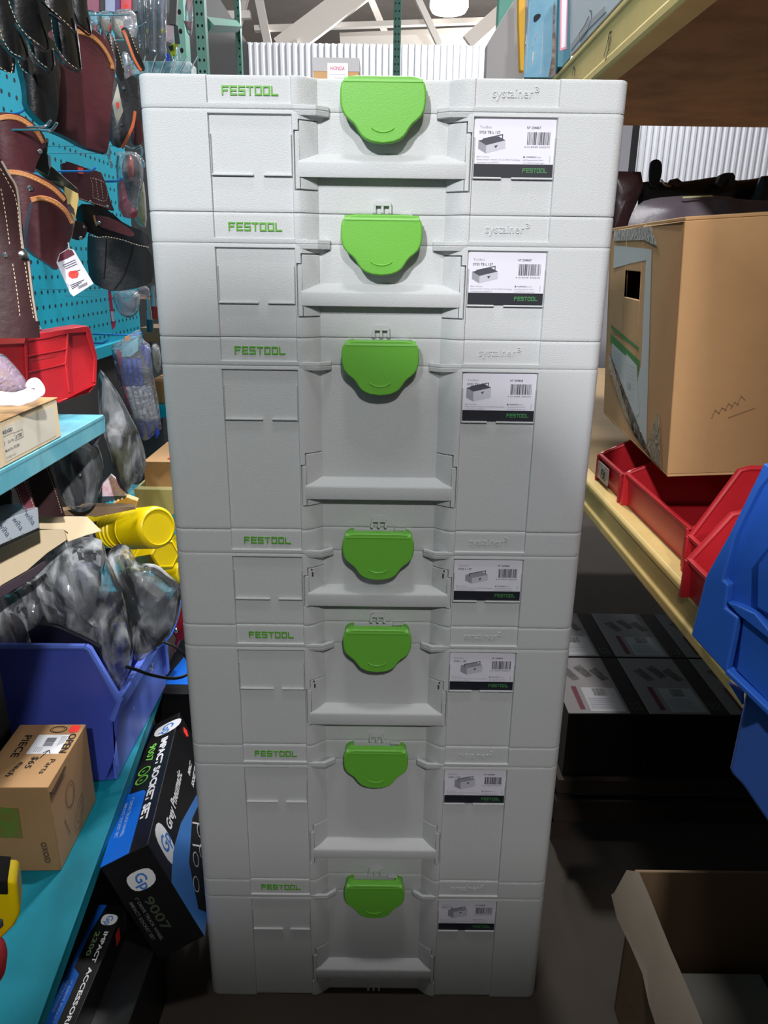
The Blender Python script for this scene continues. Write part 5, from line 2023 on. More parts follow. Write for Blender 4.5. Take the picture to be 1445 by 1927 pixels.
# ---- goods hanging below the shelf
clearpack('stiff clear pack of blue and white marker pens hanging beside the third case', z7((145, 372), (160, 350), (420, 190), (450, 300), (520, 345), (550, 640), (600, 900), (630, 1150), (500, 1255), (450, 1270), (330, 1045), (240, 800)), .40,  # pens are blue, the white stands for glare on the pack
          [('side_card', z7((185, 400), (235, 385), (262, 560), (350, 1000), (330, 1035), (262, 850)), mat('crimson_side_card', (206, 36, 84), .45), .001),
           ('header_card', z7((250, 380), (400, 280), (405, 400), (330, 460), (250, 465)), mat('aqua_header', (150, 216, 226), .4), .001),
           ('price_sticker', z7((278, 275), (320, 258), (330, 300), (285, 322)), mat('orange_sticker', (255, 150, 60), .5), .0015)]
          + [('marker_pen', z7(*[(x + dx, y) for dx, y in ((0, 480), (38, 475), (62, 650), (66, 745), (28, 750))]), BLUEM, .009) for x in (240, 290, 340, 385)]
          + [('marker_pen', z7((420, 360), (470, 345), (510, 370), (525, 560), (490, 570), (440, 420)), BLUEM, .010)]
          + [('barrel_glare', z7(*[(x + dx, y) for dx, y in ((0, 750), (46, 735), (130, 1080), (80, 1090))]), mat('barrel_glare', (240, 240, 244), .3), .009) for x in (285, 335, 385, 430, 478)]  # white here stands for glare on the lower part of the pack
          + [('marker_pen', z7((x, 1080), (x + 46, 1070), (x + 70, 1200), (x + 34, 1250)), BLUEM, .009) for x in (400, 470, 540)],
          az=30, h=.018, sm=0, amp=.001)
clearpack('clear bag holding an olive and black rubber shoe below the turquoise shelf', z7((20, 560), (110, 650), (250, 860), (340, 1050), (400, 1150), (485, 1400), (470, 1560), (385, 1760), (300, 1790), (215, 1700), (160, 1500), (90, 1250), (45, 1080), (20, 900)), .30,
          [('shoe', z7((60, 1075), (130, 1100), (330, 1190), (352, 1400), (372, 1640), (300, 1765), (225, 1700), (165, 1520), (100, 1290)), OLIVE, .022)], az=30, h=.03, film_m=FILM, amp=.006)
clearpack('clear bag holding a studded black item left of the shoe bag', z3((350, 1100), (480, 990), (640, 940), (780, 1020), (832, 1200), (832, 1350), (765, 1520), (700, 1590), (560, 1590), (450, 1400), (380, 1230)), .24,
          [('studded_item', z3((400, 1100), (520, 1005), (700, 1000), (780, 1150), (765, 1400), (650, 1545), (545, 1545), (450, 1350)), BLKM, .022)], az=30, h=.03, film_m=FILM, amp=.006)
F = Fr(*z3((480, 1120))[0], Y=.205, az=30)
clearpack('small clear packet with white and blue print under the turquoise shelf edge', z3((640, 930), (800, 850), (805, 960), (790, 1030), (740, 1080)), .17,
          [('card', z3((650, 935), (790, 870), (785, 1000), (740, 1060)), mat('lilac_print', (150, 140, 180), .5, var=(60, .9, (230, 200, 210))), .001)], az=30, h=.008)
pouch('leather_strap', 'maroon leather strap with pale stitched edges hanging under the parts box', 'strap',
      z3((55, 1245), (150, 1205), (215, 1360), (300, 1600), (200, 1600), (130, 1420)), .02, mat('rosy_maroon_leather', (120, 60, 70), .4), .004, .004, 35,
      stitch=[z3((75, 1250), (140, 1410), (205, 1590)), z3((138, 1225), (205, 1370), (285, 1580))], sm=0, power=.1)
pouch('leather_strap', 'broad dark brown leather panel behind the maroon strap', 'strap',
      z3((170, 1190), (350, 1130), (430, 1350), (520, 1620), (290, 1620)), .12, BRND, .005, .004, 35, stitch=[z3((190, 1200), (240, 1400), (300, 1600)), z3((335, 1150), (420, 1360), (500, 1610))], sm=0, power=.1)
t, F, b = plate('belt_buckle_card', 'black rectangle with shiny metal frame at the left edge above the silver box', 'buckle',
                z3((-60, 1410), (80, 1392), (100, 1580), (-60, 1590)), .04, .004, BLK, 20)
mb = MB()
mb.tube(F.P3(z3((-60, 1408), (75, 1392), (88, 1410), (102, 1580)), -.001), .0014, 8)
mb.build('metal_frame', CHROME, b)

# ---- middle left heap
t = thing('carton_pile_shelf', 'dark turquoise shelf carrying boxes and yellow tubes on the left', 'shelf', (-.60, 0, 0))
mb = MB()
mb.box(.012, .19, .46, 1.4, .47, .485)
mb.build('plate', TEAL, t, bevel=.001)
mb = MB()
mb.box(.012, .03, .46, 1.4, .44, .469)
mb.build('bracket', TEAL, t)

F = Fr(*z4((290, 245))[0], Y=.03, az=65)
t = F.thing('wiha_carton'.replace('wiha', 'silver'), 'silver printed carton with repeated slanted grey lettering at the left edge', 'box')
mb = MB()
P = F.P(z4((280, 96), (290, 246), (-70, 405), (-70, 232)))
mb.prism(P, 0, .05)
c = mb.build('carton', SILV, t, bevel=.0008)
mb = MB()
fc = Face((0, 0, 0), (1, 0, 0), (0, 0, 1))
fc.n = Vector((0, -1, 0))
hgt = abs(P[0][1] - P[1][1])
for (cx, cy, s_) in ((205, 190, 1.), (115, 230, 1.), (15, 275, 1.0), (175, 110, .5)):
    q = F.P(z4((cx, cy)))[0]
    fc.text(mb, 'wiha', q[0], q[1], hgt * .42 * s_, 0, .0004, rot=radians(-62), align='C', bold=.01)
for (cx, cy) in ((165, 295), (75, 330)):
    q = F.P(z4((cx, cy)))[0]
    fc.ring(mb, q[0], q[1], .0015, .0015, .0004, .0004)
mb.build('printed_text', mat('print_grey_blue', (92, 106, 122), .5), c)

plate('cardboard_sheet', 'long pale cardboard sheet lying below the silver carton', 'cardboard', z4((-80, 440), (300, 262), (470, 256), (492, 335), (350, 430), (200, 560), (-80, 720)), .07, .004, CARDL, 50, tilt=-25)
plate('cardboard_sheet', 'creased pale cardboard flap behind the clear bags', 'cardboard', z4((285, 160), (640, 163), (748, 270), (640, 300), (500, 350), (470, 262), (290, 255)), .17, .004, CARDL, 35, tilt=-25,
      extra=[('tear', z4((465, 258), (500, 280), (498, 292), (478, 275)), KRAFT, .0008)])
plate('cardboard_sheet', 'narrow brown carton edge above the big yellow tube', 'cardboard', z4((280, 135), (470, 120), (660, 90), (980, 92), (1000, 110), (700, 170), (655, 160), (300, 158)), .26, .02, CARDD, 20)
plate('paper_sheet', 'dark folded paper edge leaning below the cardboard sheet', 'paper', z4((-60, 720), (200, 572), (330, 492), (345, 520), (210, 640), (-60, 800)), .055, .003, mat('plum_paper', (70, 56, 66), .6), 40)


# yellow tubes
def tube_can(label, A, B, r, ridges, cap_r, lbl=None, hexend=False):
    A, B = Vector(A), Vector(B)
    d = (B - A)
    L = d.length
    M3 = d.normalized().to_track_quat('Z', 'Y').to_matrix()
    t = thing('storage_tube', label, 'tube', tuple(A), mat3=M3, group='yellow plastic tubes')
    mb = MB()
    pr = [(0, r * .8), (.003, r * .92)]
    for z in ridges:
        pr += [(z * L - .003, r * .92), (z * L - .0015, r * .98), (z * L + .0015, r * .98), (z * L + .003, r * .92)]
    pr += [(L * .62, r * .93), (L * .64, cap_r)]
    mb.lathe((0, 0, 0), (0, 0, 1), pr, 6 if hexend else 40)
    mb.build('body', YEL, t, angle=50 if not hexend else 20)
    mb = MB()
    mb.lathe((0, 0, 0), (0, 0, 1), [(L * .64, cap_r * .98), (L * .95, cap_r), (L * .985, cap_r * .96), (L, cap_r * .86), (L * 1.003, cap_r * .82), (L * .99, cap_r * .78)], 6 if hexend else 40)
    mb.build('cap', YEL, t, angle=50 if not hexend else 20)
    return t, M3, L


A, B = atY(178, 1000, .47), atY(298, 992, .34)
t, M3, L = tube_can('largest yellow plastic tube with printed label, on top of the others', A, B, .036, (.36, .42, .48), .0375)
# wrapped label patch on the side facing the viewer
cam_l = M3.transposed() @ (CAM - A)
ang0 = math.atan2(cam_l.y, cam_l.x)
mb = MB()
vs, fs = [], []
for i in range(13):
    a = ang0 - .55 + 1.15 * i / 12
    for z in (.04, .30):
        vs.append((.0348 * cos(a), .0348 * sin(a), z * L))
for i in range(12):
    fs.append((2 * i, 2 * i + 1, 2 * i + 3, 2 * i + 2))
mb.add(vs, fs)
lbp = mb.build('label_wrap', mat('grey_white_label', (200, 196, 196), .5), t)
mb = MB()
for k in range(6):
    a0 = ang0 - .45 + .16 * k
    vs = []
    for i in range(3):
        a = a0 + .03 * i
        for z in (.07, .22 - .02 * (k % 3)):
            vs.append((.0351 * cos(a), .0351 * sin(a), z * L))
    mb.add(vs, [(0, 1, 3, 2), (2, 3, 5, 4)])
vs = []
for i in range(13):
    a = ang0 - .55 + 1.15 * i / 12
    for z in (.26, .31):
        vs.append((.0352 * cos(a), .0352 * sin(a), z * L))
mb.add(vs, [(2 * i, 2 * i + 1, 2 * i + 3, 2 * i + 2) for i in range(12)])
mb.build('printed_text', INK, lbp)
A, B = atY(240, 1055, .56), atY(312, 1043, .46)
tube_can('smaller yellow tube with six-sided end below the largest one', A, B, .028, (.3, .4, .5), .033, hexend=True)
A, B = atY(318, 1052, .68), atY(342, 1030, .60)
tube_can('yellow tube end touching the left side of the fourth case', A, B, .028, (.4,), .032)
A, B = atY(300, 1080, .54), atY(345, 1078, .52)
tube_can('lowest yellow tube, half hidden behind the clear bag', A, B, .020, (.4,), .022)

# boxes further back beside the third case
def abox(name, label, cat, c0, dx, dy, dz, m, group=None, extra=None):
    t = thing(name, label, cat, tuple(c0), group=group)
    mb = MB()
    mb.box(0, dx, 0, dy, 0, dz)
    o = mb.build('carton', m, t, bevel=.001)
    if extra:
        extra(t, o)
    return t


GB = 'boxes on the shelf behind the left items'
def sticker_red(t, o):
    mb = MB()
    mb.box(.045, .10, .02, .07, .0592, .0598)
    mb.build('red_sticker', PINK, o)


pA = atY(272, 900, .62)
abox('cardboard_box', 'brown cardboard box with red sticker left of the third case', 'box', (pA.x, .62, pA.z - .022), .13, .18, .058, CARD, GB, sticker_red)
pB = atY(262, 930, .60)
abox('flat_carton', 'pale olive flat carton under the brown box with red sticker', 'box', (pB.x - .01, .60, pB.z - .044), .15, .2, .055, mat('pale_olive_card', (178, 172, 118), .6), GB)
t = thing('metal_shelf', 'turquoise shelf plate under the pale olive carton behind the yellow tubes', 'shelf', (-.6015, .60, pB.z - .0444))
mb = MB()
mb.box(0, pB.x + .14 + .6015, 0, .22, -.008, 0)
mb.build('plate', TEAL, t, bevel=.001)
t = thing('metal_shelf', 'thin turquoise shelf edge visible behind the marker pack', 'shelf', tuple(atY(270, 786, .95)), group=None)
mb = MB()
mb.box(-.1, .16, 0, .25, 0, .03)
mb.build('plate', TEAL, t, bevel=.001)
pC = atY(280, 745, .98)
abox('cardboard_box', 'tan cardboard box on the thin turquoise shelf edge', 'box', (pC.x, .98, atY(270, 786, .95).z + .0302), .1, .12, .055, CARD, GB)
pD = atY(266, 640, 1.0)
abox('cardboard_box', 'dull brown box with torn top left of the second case', 'box', (pD.x, 1.0, pD.z - .005), .12, .12, .035, CARDD, GB)
clearpack('crumpled silvery packet with round metal fittings behind the marker pack', zc(180, 580, 5.069)((520, 350), (600, 330), (625, 480), (620, 620), (560, 610), (530, 450)), .93,
          [('fittings', z7((550, 400), (600, 380), (615, 560), (575, 590)), mat('silver_brown_mix', (170, 160, 150), .3, var=(70, .8, (90, 76, 60))), .012)], h=.02, film_m=FILMH)
plate('printed_packet', 'white and pink printed packet below the shoe bag', 'package', z7((60, 1690), (150, 1590), (260, 1680), (290, 1790), (180, 1830), (60, 1800)), .45, .01, mat('white_pink_print', (226, 216, 226), .5, var=(50, .8, (214, 80, 140))), 20)
F = Fr(*z7((20, 1870))[0], Y=.44, az=15)
P = []
n = 14
top_ = F.P(z7((20, 1800), (300, 1790)))
bot_ = F.P(z7((20, 1860), (290, 1800)))
for k in range(n + 1):
    s_ = k / n
    P.append((bot_[0][0] + (bot_[1][0] - bot_[0][0]) * s_, bot_[0][1] + (bot_[1][1] - bot_[0][1]) * s_ - (.004 if k % 2 else 0)))
P += [top_[1], top_[0]]
mb = MB()
mb.prism(P, 0, .002)
F.place(mb.build('saw_blade', mat('blade_blue_grey', (70, 86, 108), .35, metal=.5)), 'dark toothed saw blade edge under the printed packet', 'saw blade')
plate('printed_carton', 'pale orange carton with faint marks behind the big yellow tube', 'box', z7((160, 1870), (290, 1800), (400, 1840), (380, 1930), (160, 1930)), .47, .02, mat('pale_orange_card', (224, 184, 128), .6), 10)

# ---- bottom left: shelf, blue bin with bagged goods, open-stock box
TEALS = mat('shaded_turquoise_shelf_paint', (0, 122, 142), .55, spec=.3, var=(9, .4, (0, 96, 114)))  # same teal paint, darkened so the shelf's shade is in its colour
t = thing('metal_shelf', 'bright turquoise steel shelf with rolled front lip at lower left', 'shelf', (-.4005, 0, .283), rotz=radians(5))
mb = MB()
mb.box(-.16, 0, -.6, .45, -.004, 0)
mb.box(-.004, .0, -.6, .45, -.024, -.004)
mb.box(-.008, -.001, -.6, .45, -.027, -.0245)
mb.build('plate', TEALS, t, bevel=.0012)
mb = MB()
mb.box(-.16, -.005, -.6, -.585, -.024, -.0045)
mb.box(-.16, -.005, .2, .215, -.024, -.0045)
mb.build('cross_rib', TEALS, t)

# the big blue bin
t = thing('storage_bin', 'big blue storage bin full of bagged goods on the bright turquoise shelf', 'storage bin', (-.426, .151, .2835), group='blue storage bins')
X0 = -.165
za = atY(166, 1217, .151).z - .2835
mb = MB()
q = lambda px, py: (atY(px, py, .151).x + .426, atY(px, py, .151).z - .2835)
a1, a2 = q(166, 1217), q(225, 1318)
prof = [(X0, .001), (-.022, .001), (-.004, .045), (.0, .055), (a2[0], a2[1]), a1, (X0, a1[1])]
mb.prism(prof, 0, .004)
mb.build('side_panel', BLUED, t, bevel=.001)
mb = MB()
mb.tube([(X0, 0, a1[1]), (a1[0] - .004, 0, a1[1])], .0050, 8)
mb.tube([(a1[0] - .004, 0, a1[1]), (a1[0] + .001, 0, a1[1] - .003), (a2[0], 0, a2[1]), (.003, 0, .12)], .0058, 8)
mb.build('rim', BLUER, t)
mb = MB()
# front panel facing the aisle
z_n, z_f = .132, .132
mb.xprism([(.004, .001), (.30, .001), (.30, z_f), (.004, z_n)], -.008, -.004)
mb.xprism([(.0, z_n - .022), (.305, z_f - .022), (.305, z_f), (.0, z_n)], -.004, .004)
mb.xprism([(.0, .03), (.012, .03), (.012, z_n), (.0, z_n)], -.004, .004)
mb.xprism([(.287, .03), (.305, .03), (.305, z_n), (.287, z_n)], -.004, .004)
mb.build('front_panel', BLUER, t, bevel=.001)
mb = MB()
fcx = Face((.0, 0, 0), (0, 1, 0), (0, 0, 1))
for (cx_, cz_, s_) in ((.22, .085, .014), (.11, .068, .004)):
    for k in range(5):
        a = pi / 2 + 2 * pi * k / 5
        fcx.poly(mb, [(cx_, cz_), (cx_ + s_ * .7 * cos(a - .35), cz_ + s_ * .7 * sin(a - .35)), (cx_ + s_ * cos(a), cz_ + s_ * sin(a)), (cx_ + s_ * .7 * cos(a + .35), cz_ + s_ * .7 * sin(a + .35))], -.0036)
mb.build('white_emblem', WHITE, t)
mb = MB()
mb.box(X0, -.008, .306, .31, .001, z_n)
mb.box(X0, X0 + .004, .004, .305, .001, z_n)
mb.box(X0, -.008, .004, .305, .001, .005)
mb.build('inner_shell', BLUED, t)

GBG = 'bagged goods in the big blue bin'
clearpack('crinkled clear bag at the left edge of the big blue bin', z4((-60, 690), (60, 640), (200, 575), (300, 640), (335, 910), (215, 1010), (245, 1140), (-60, 1150)), .185,
          [('dark_contents', z4((-60, 880), (80, 860), (170, 930), (200, 1020), (235, 1130), (-60, 1140)), mat('dark_plum_part', (48, 40, 48), .4), .014),
           ('teal_part', z4((20, 740), (120, 730), (150, 780), (60, 810)), mat('faded_teal_part', (60, 120, 124), .4), .012)], az=15, h=.035, film_m=FILMH, amp=.010, group=GBG)
clearpack('largest crinkled clear bag with black goods hanging over the blue bin front', z4((190, 570), (330, 490), (450, 345), (620, 310), (765, 320), (775, 450), (835, 560), (930, 800), (985, 1150), (960, 1290), (900, 1480), (850, 1520), (740, 1120), (650, 1085), (420, 1000), (330, 930)), .205,
          [('grey_guard', z4((380, 640), (520, 520), (680, 480), (760, 600), (700, 800), (520, 900), (400, 850)), mat('slate_grey_part', (92, 96, 108), .4), .016),
           ('black_part', z4((500, 900), (620, 760), (740, 740), (820, 900), (860, 1100), (830, 1280), (720, 1120), (640, 1060), (520, 980)), BLKM, .020),
           ('gold_label', z4((700, 1105), (740, 1105), (745, 1180), (712, 1185)), mat('dull_gold', (160, 130, 80), .4), .024)], az=20, h=.04, film_m=FILMH, amp=.012, group=GBG)
t, F, b = plate('rubber_sheet', 'dark blue-black sheet lying in the mouth of the blue bin', 'sheet', z4((205, 1012), (290, 955), (420, 975), (650, 1080), (735, 1130), (740, 1200), (240, 1135)), .175, .01, mat('midnight_rubber', (24, 26, 42), .5), 10)
clearpack('clear bag with a large round black disc behind the blue bin front', z4((770, 460), (830, 385), (900, 350), (960, 400), (1000, 520), (1140, 500), (1240, 590), (1335, 680), (1335, 800), (1290, 1000), (1200, 1110), (1040, 1225), (980, 1200), (900, 800)), .28,
          [('black_disc', z4((840, 600), (930, 582), (1040, 600), (1150, 665), (1230, 760), (1275, 880), (1270, 980), (1200, 1080), (1060, 1180), (980, 1190), (920, 900)), BLKM, .018)]
          + [('rivet', smooth_poly(z4((x - 9, y - 9), (x + 9, y - 9), (x + 9, y + 9), (x - 9, y + 9)), 1), CHROME, .021) for x, y in ((920, 725), (990, 735), (1048, 762), (1092, 802), (1110, 855))],
          az=10, h=.035, film_m=FILMH, amp=.008, group=GBG)
F = Fr(*z4((950, 1270))[0], Y=.17)
mb = MB()
pp = z4((930, 1270), (1000, 1290), (1100, 1325), (1240, 1352), (1330, 1345), (1400, 1310))
mb.tube(spline([F.p3(x, y, .02 * i) for i, (x, y) in enumerate(pp)], 6), .0028, 8)
F.place(mb.build('power_cable', mat('black_rubber_cable', (16, 16, 18), .35)), 'thick black cable looping from the blue bin to the stack', 'cable')
F = Fr(*z4((1200, 1090))[0], Y=.30)
mb = MB()
mb.tube(spline([F.p3(x, y, 0) for x, y in z4((1190, 1085), (1240, 1100), (1300, 1130), (1345, 1170), (1385, 1230))], 6), .0024, 8)
F.place(mb.build('power_cable', mat('black_rubber_cable', (16, 16, 18), .35)), 'thinner black cable end arching above the blue bin front', 'cable')
t, F, b = plate('red_tool', 'small red metal tool between blue bin and the fifth case', 'tool', z4((1262, 1010), (1300, 960), (1335, 830), (1365, 900), (1365, 1060), (1320, 1080), (1275, 1180), (1290, 1060)), .46, .02, mat('gloss_red_paint', (200, 30, 40), .3), 0, bev=.002)
mb = MB()
mb.ball(F.p3(*z4((1293, 1000))[0], -.004), .006, 0, 12)
mb.build('steel_ball', CHROME, b)

# brown stock box
t = thing('stock_box', 'brown cardboard box with handwriting and white barcode label on the bright turquoise shelf', 'box', (-.4425, -.040, .2835))
W_, D_, H_ = .10, .145, .142
t.rotation_euler.z = radians(1.5)
mb = MB()
mb.box(-W_, 0, 0, D_, 0, H_)
c = mb.build('carton', CARD, t, bevel=.0012)
ft = Face((0, .010, H_), (0, -1, 0), (1, 0, 0))    # text reads from the far end toward the viewer
ft.n = Vector((0, 0, 1))
T = lambda x, y: (-y, x)
mb = MB()
ft.rect(mb, -.108, -.062, -.060, -.014, .0003, 0)
lb = mb.build('label_sheet', WHITE, c)
mb = MB()
ft.barcode(mb, -.100, -.080, -.044, -.030, 0, 11, .0006, vert=False)
for k in range(4):
    ft.rect(mb, -.104, -.08 - .002 * k, -.0235 + k * .0022, -.0225 + k * .0022, .0006, 1)
    ft.rect(mb, -.078, -.066, -.052 + k * .003, -.051 + k * .003, .0006, 1)
mb.build('printed_text', [INK, INKL], lb)
INKM = mat('marker_black', (24, 22, 20), .6)
mb = MB()
ft.text(mb, 'OPEN', -.110, -.0140, .0150, 0, .0008, width=.046, bold=.02)
ft.text(mb, 'PIECE', -.106, -.0790, .0150, 0, .0008, width=.052, bold=.02)
ft.text(mb, 'Parts', -.050, -.020, .012, 0, .0008, width=.032, rot=radians(-8))
ft.text(mb, '$65', -.056, -.046, .013, 0, .0008, width=.026, rot=radians(-8), bold=.01)
ft.text(mb, 'each', -.044, -.060, .012, 0, .0008, width=.032, rot=radians(-14), bold=.01)
ft.line(mb, [(-.052, -.036), (-.070, -.030)], .0011, .0009)
ft.line(mb, [(-.064, -.036), (-.070, -.030), (-.063, -.026)], .0011, .0009)
ft.ring(mb, -.121, -.036, .008, .012, .0012, .0006)
ft.ring(mb, -.121, -.036, .006, .009, .0006, .0006)
mb.build('handwriting', INKM, c)
mb = MB()
ft.poly(mb, [(-.132, -.020), (-.130, -.006), (-.116, -.004), (-.112, -.014), (-.118, -.020)], .0008)
mb.build('price_sticker', ORG, c)
fr_ = Face((0, 0, 0), (0, 1, 0), (0, 0, 1))
mb = MB()
fr_.ring(mb, .060, .082, .016, .020, .0009, .0005)
fr_.ring(mb, .060, .080, .012, .0155, .0006, .0005)
fr_.text(mb, '568 426 259', .030, .060, .0056, 0, .0005, width=.034, rot=radians(-72), bold=.01)
fr_.line(mb, [(.060, .030), (.080, .050), (.098, .052), (.100, .034), (.078, .010), (.062, .014)], .0007, .0005, 0, True)
fr_.line(mb, [(.068, .028), (.090, .046), (.094, .036), (.074, .018)], .0007, .0005, 0, True)
mb.build('printed_mark', mat('faded_brown_ink', (84, 66, 52), .7), c)
mb = MB()
fn_ = Face((-W_, 0, 0), (1, 0, 0), (0, 0, 1))
fn_.n = Vector((0, -1, 0))
fn_.text(mb, 'OXOID', W_ - .022, .050, .011, 0, .0005, width=.036, rot=radians(-86), bold=.03)
mb.build('printed_mark', mat('faded_brown_ink', (84, 66, 52), .7), c)
mb = MB()
fn_.slab(mb, [(.006, .060), (.055, .058), (.056, .108), (.006, .112)], .0002, .0010)
mb.build('green_tape', mat('green_tape', (110, 140, 60), .3, var=(40, .8, (150, 96, 60))), c)
mb = MB()
fr_.slab(mb, [(.0, H_ - .008), (.05, H_ - .004), (.055, H_ - .009), (.006, H_ - .016)], .0006, .003)
mb.build('torn_edge', KRAFT, c)

# yellow tape measure and red object at the left edge
F = Fr(*z6((0, 585))[0], Y=-.33, az=20)
t = F.thing('tape_measure', 'yellow and black tape measure at the lower left picture edge', 'tape measure')
mb = MB()
mb.prism(F.P(z6((-90, 195), (95, 200), (112, 225), (130, 400), (125, 430), (95, 490), (0, 585), (-90, 600))), 0, .03)
mb.build('case', YEL, t, bevel=.003, seg=3)
mb = MB()
mb.prism(F.P(z6((-90, 190), (48, 196), (50, 285), (-90, 280)), -.001), -.002, .031)
mb.build('grip', HOLE, t, bevel=.001)
mb = MB()
mb.dome(F.P(z6((-20, 440), (18, 450), (24, 490), (-20, 530)), -.0005), .002, 0)
mb.build('side_emblem', mat('slate_emblem', (70, 80, 96), .5), t)
F = Fr(*z6((0, 860))[0], Y=-.34, az=10)
mb = MB()
mb.dome(smooth_poly(F.P(z6((-90, 590), (0, 600), (35, 680), (42, 760), (20, 830), (-90, 900))), 1), .02, .02)
F.place(mb.build('hand_tool', mat('coral_red_rubber', (226, 50, 60), .45)), 'red rounded handle below the tape measure at the left edge', 'handle')

# ---- black and blue socket set boxes on the left of the stack
def socket_box(label, O, M3, dims, group, number, title, sub):
    """local axes: x across the spine face, y along, z depth"""
    t = thing('socket_set_box', label, 'box', tuple(O), mat3=M3, group=group)
    W, L, D = dims
    mb = MB()
    mb.box(0, W, 0, L, 0, D)
    c = mb.build('carton', BLKC, t, bevel=.001)
    return t, c


# spine printing is drawn in a frame a = from far end to near end, b = from left edge to right edge
def gp_logo(fc, a, b, s, par):
    mb = MB()
    pts = [(-.5, -.35), (-.2, -.5), (.3, -.45), (.5, -.2), (.5, .25), (.25, .5), (-.3, .5), (-.5, .2)]
    fc.slab(mb, smooth_poly([(a + x * s, b + y * s * 1.25) for x, y in pts], 1), .0001, .0004)
    o = mb.build('emblem', WHITE, par)
    mb = MB()
    fc.text(mb, 'Gp', a - s * .36, b - s * .22, s * .72, 0, .0006, bold=.02)
    mb.build('emblem_letters', GPL, o)


R1 = Matrix(((-.89, -.16, .42), (-.21, .98, -.07), (-.40, -.15, -.90))).to_3x3()
# orthonormalise: columns are the box axes
cx_ = Vector((-.89, -.21, -.40)).normalized()
cy_ = Vector((-.16, .98, -.15))
cy_ = (cy_ - cx_ * cy_.dot(cx_)).normalized()
cz_ = Vector((.42, -.07, -.90))
cz_ = (cz_ - cx_ * cz_.dot(cx_) - cy_ * cz_.dot(cy_)).normalized()
if cx_.cross(cy_).dot(cz_) < 0:
    # keep a right handed frame by running the depth axis the other way
    M3 = Matrix((cx_, cy_, -cz_)).transposed()
    ZS_ = -1
else:
    M3 = Matrix((cx_, cy_, cz_)).transposed()
    ZS_ = 1
GSB = 'black and blue impact socket set boxes'
O1 = atY(278, 1588, -.010)
t = thing('socket_set_box', 'black and blue impact socket set box with white lettering leaning between shelf and stack', 'box', tuple(O1), mat3=M3, group=GSB)
W, L, D = .074, .442, .176
mb = MB()
mb.box(0, W, 0, L, min(0, ZS_ * D), max(0, ZS_ * D))
c1 = mb.build('carton', BLKC, t, bevel=.0014)
# spine: local x from right (0) to left (W); reading direction from the far end (y=L) to the near end (y=0)
sp = Face((0, L, 0), (0, -1, 0), (-1, 0, 0))
sp.n = Vector((0, 0, -ZS_))
mb = MB()
sp.slab(mb, [(.0, -W), (L - .0, -W), (L, -W * .40), (L * .62, -W * .40), (L * .60, -W * .50), (L * .58, -W * .86), (.1, -W * .86), (0, -W * .78)], .0001, .0006)
mb.build('blue_panel', GPB, c1)
gp_logo(sp, .050, -W * .27, .046, c1)
mb = MB()
sp.text(mb, 'IMPACT SOCKET SET', .092, -W * .34, .0175, 0, .0008, width=.275, bold=.045)
mb.build('title_lettering', WHITE, c1)
mb = MB()
sp.text(mb, '9007', .098, -W * .66, .0200, 0, .0008, width=.066, bold=.02)
for k in range(2):
    sp.ring(mb, .195 + k * .030, -W * .61, .0125, .0105, .0032, .0008)
    sp.text(mb, '64'[k], .195 + k * .030, -W * .61 - .004, .009, 0, .0008, align='C', bold=.02)
mb.build('number_lettering', LIME, c1)
mb = MB()
sp.text(mb, '1" DRIVE TRUCK WHEEL', .275, -W * .74, .0075, 0, .0009, width=.110, bold=.02)
sp.text(mb, 'IMPACT SOCKET SET', .285, -W * .88, .0075, 0, .0009, width=.095, bold=.02)
mb.build('subtitle_lettering', mat('pale_blue_ink', (150, 180, 224), .5), c1)
# right hand face (x = 0): a from far to near, b downward in depth
rf = Face((0, 0, 0), (0, 1, 0), (0, 0, -ZS_))
rf.n = Vector((-1, 0, 0))
mb = MB()
rf.slab(mb, [(0, -.072), (.06, -.062), (.15, -.070), (L, -.140), (L, -D), (0, -D)], .0001, .0006)
mb.build('blue_panel', GPL, c1)
mb = MB()
rf.slab(mb, [(L - .02, -.145), (.20, -.098), (.09, -.108), (.03, -.150), (.05, -D + .002), (L - .02, -D + .002)], .0007, .0012)
mb.build('black_patch', BLKC, c1)
gp_logo(rf, .055, -.040, .050, c1)
mb = MB()
rf.text(mb, 'Grey Pneumatic', .092, -.046, .024, 0, .0010, width=.175, bold=.03)
rf.text(mb, 'IMPACT', .300, -.070, .012, 0, .0010, width=.045, bold=.03)
rf.text(mb, 'SOCKET SET', .285, -.087, .012, 0, .0010, width=.070, bold=.03)
mb.build('title_lettering', WHITE, c1)
mb = MB()
rf.text(mb, '9007', .290, -.110, .016, 0, .0013, width=.040, bold=.02)
mb.build('number_lettering', LIME, c1)
mb = MB()
for (a, b) in ((.07, -.135), (.12, -.125), (.16, -.140), (.20, -.125)):
    rf.ring(mb, a, b, .015, .009, .0020, .0014)
rf.line(mb, [(.14, -.11), (.19, -.155)], .003, .0014)
rf.line(mb, [(.19, -.10), (.25, -.15)], .003, .0014)
mb.build('ring_picture', WHITE, c1)
mb = MB()
rf.slab(mb, [(.400, -.026), (.414, -.022), (.420, -.034), (.410, -.042), (.400, -.038)], .0006, .0012)
mb.build('price_sticker', ORG, c1)
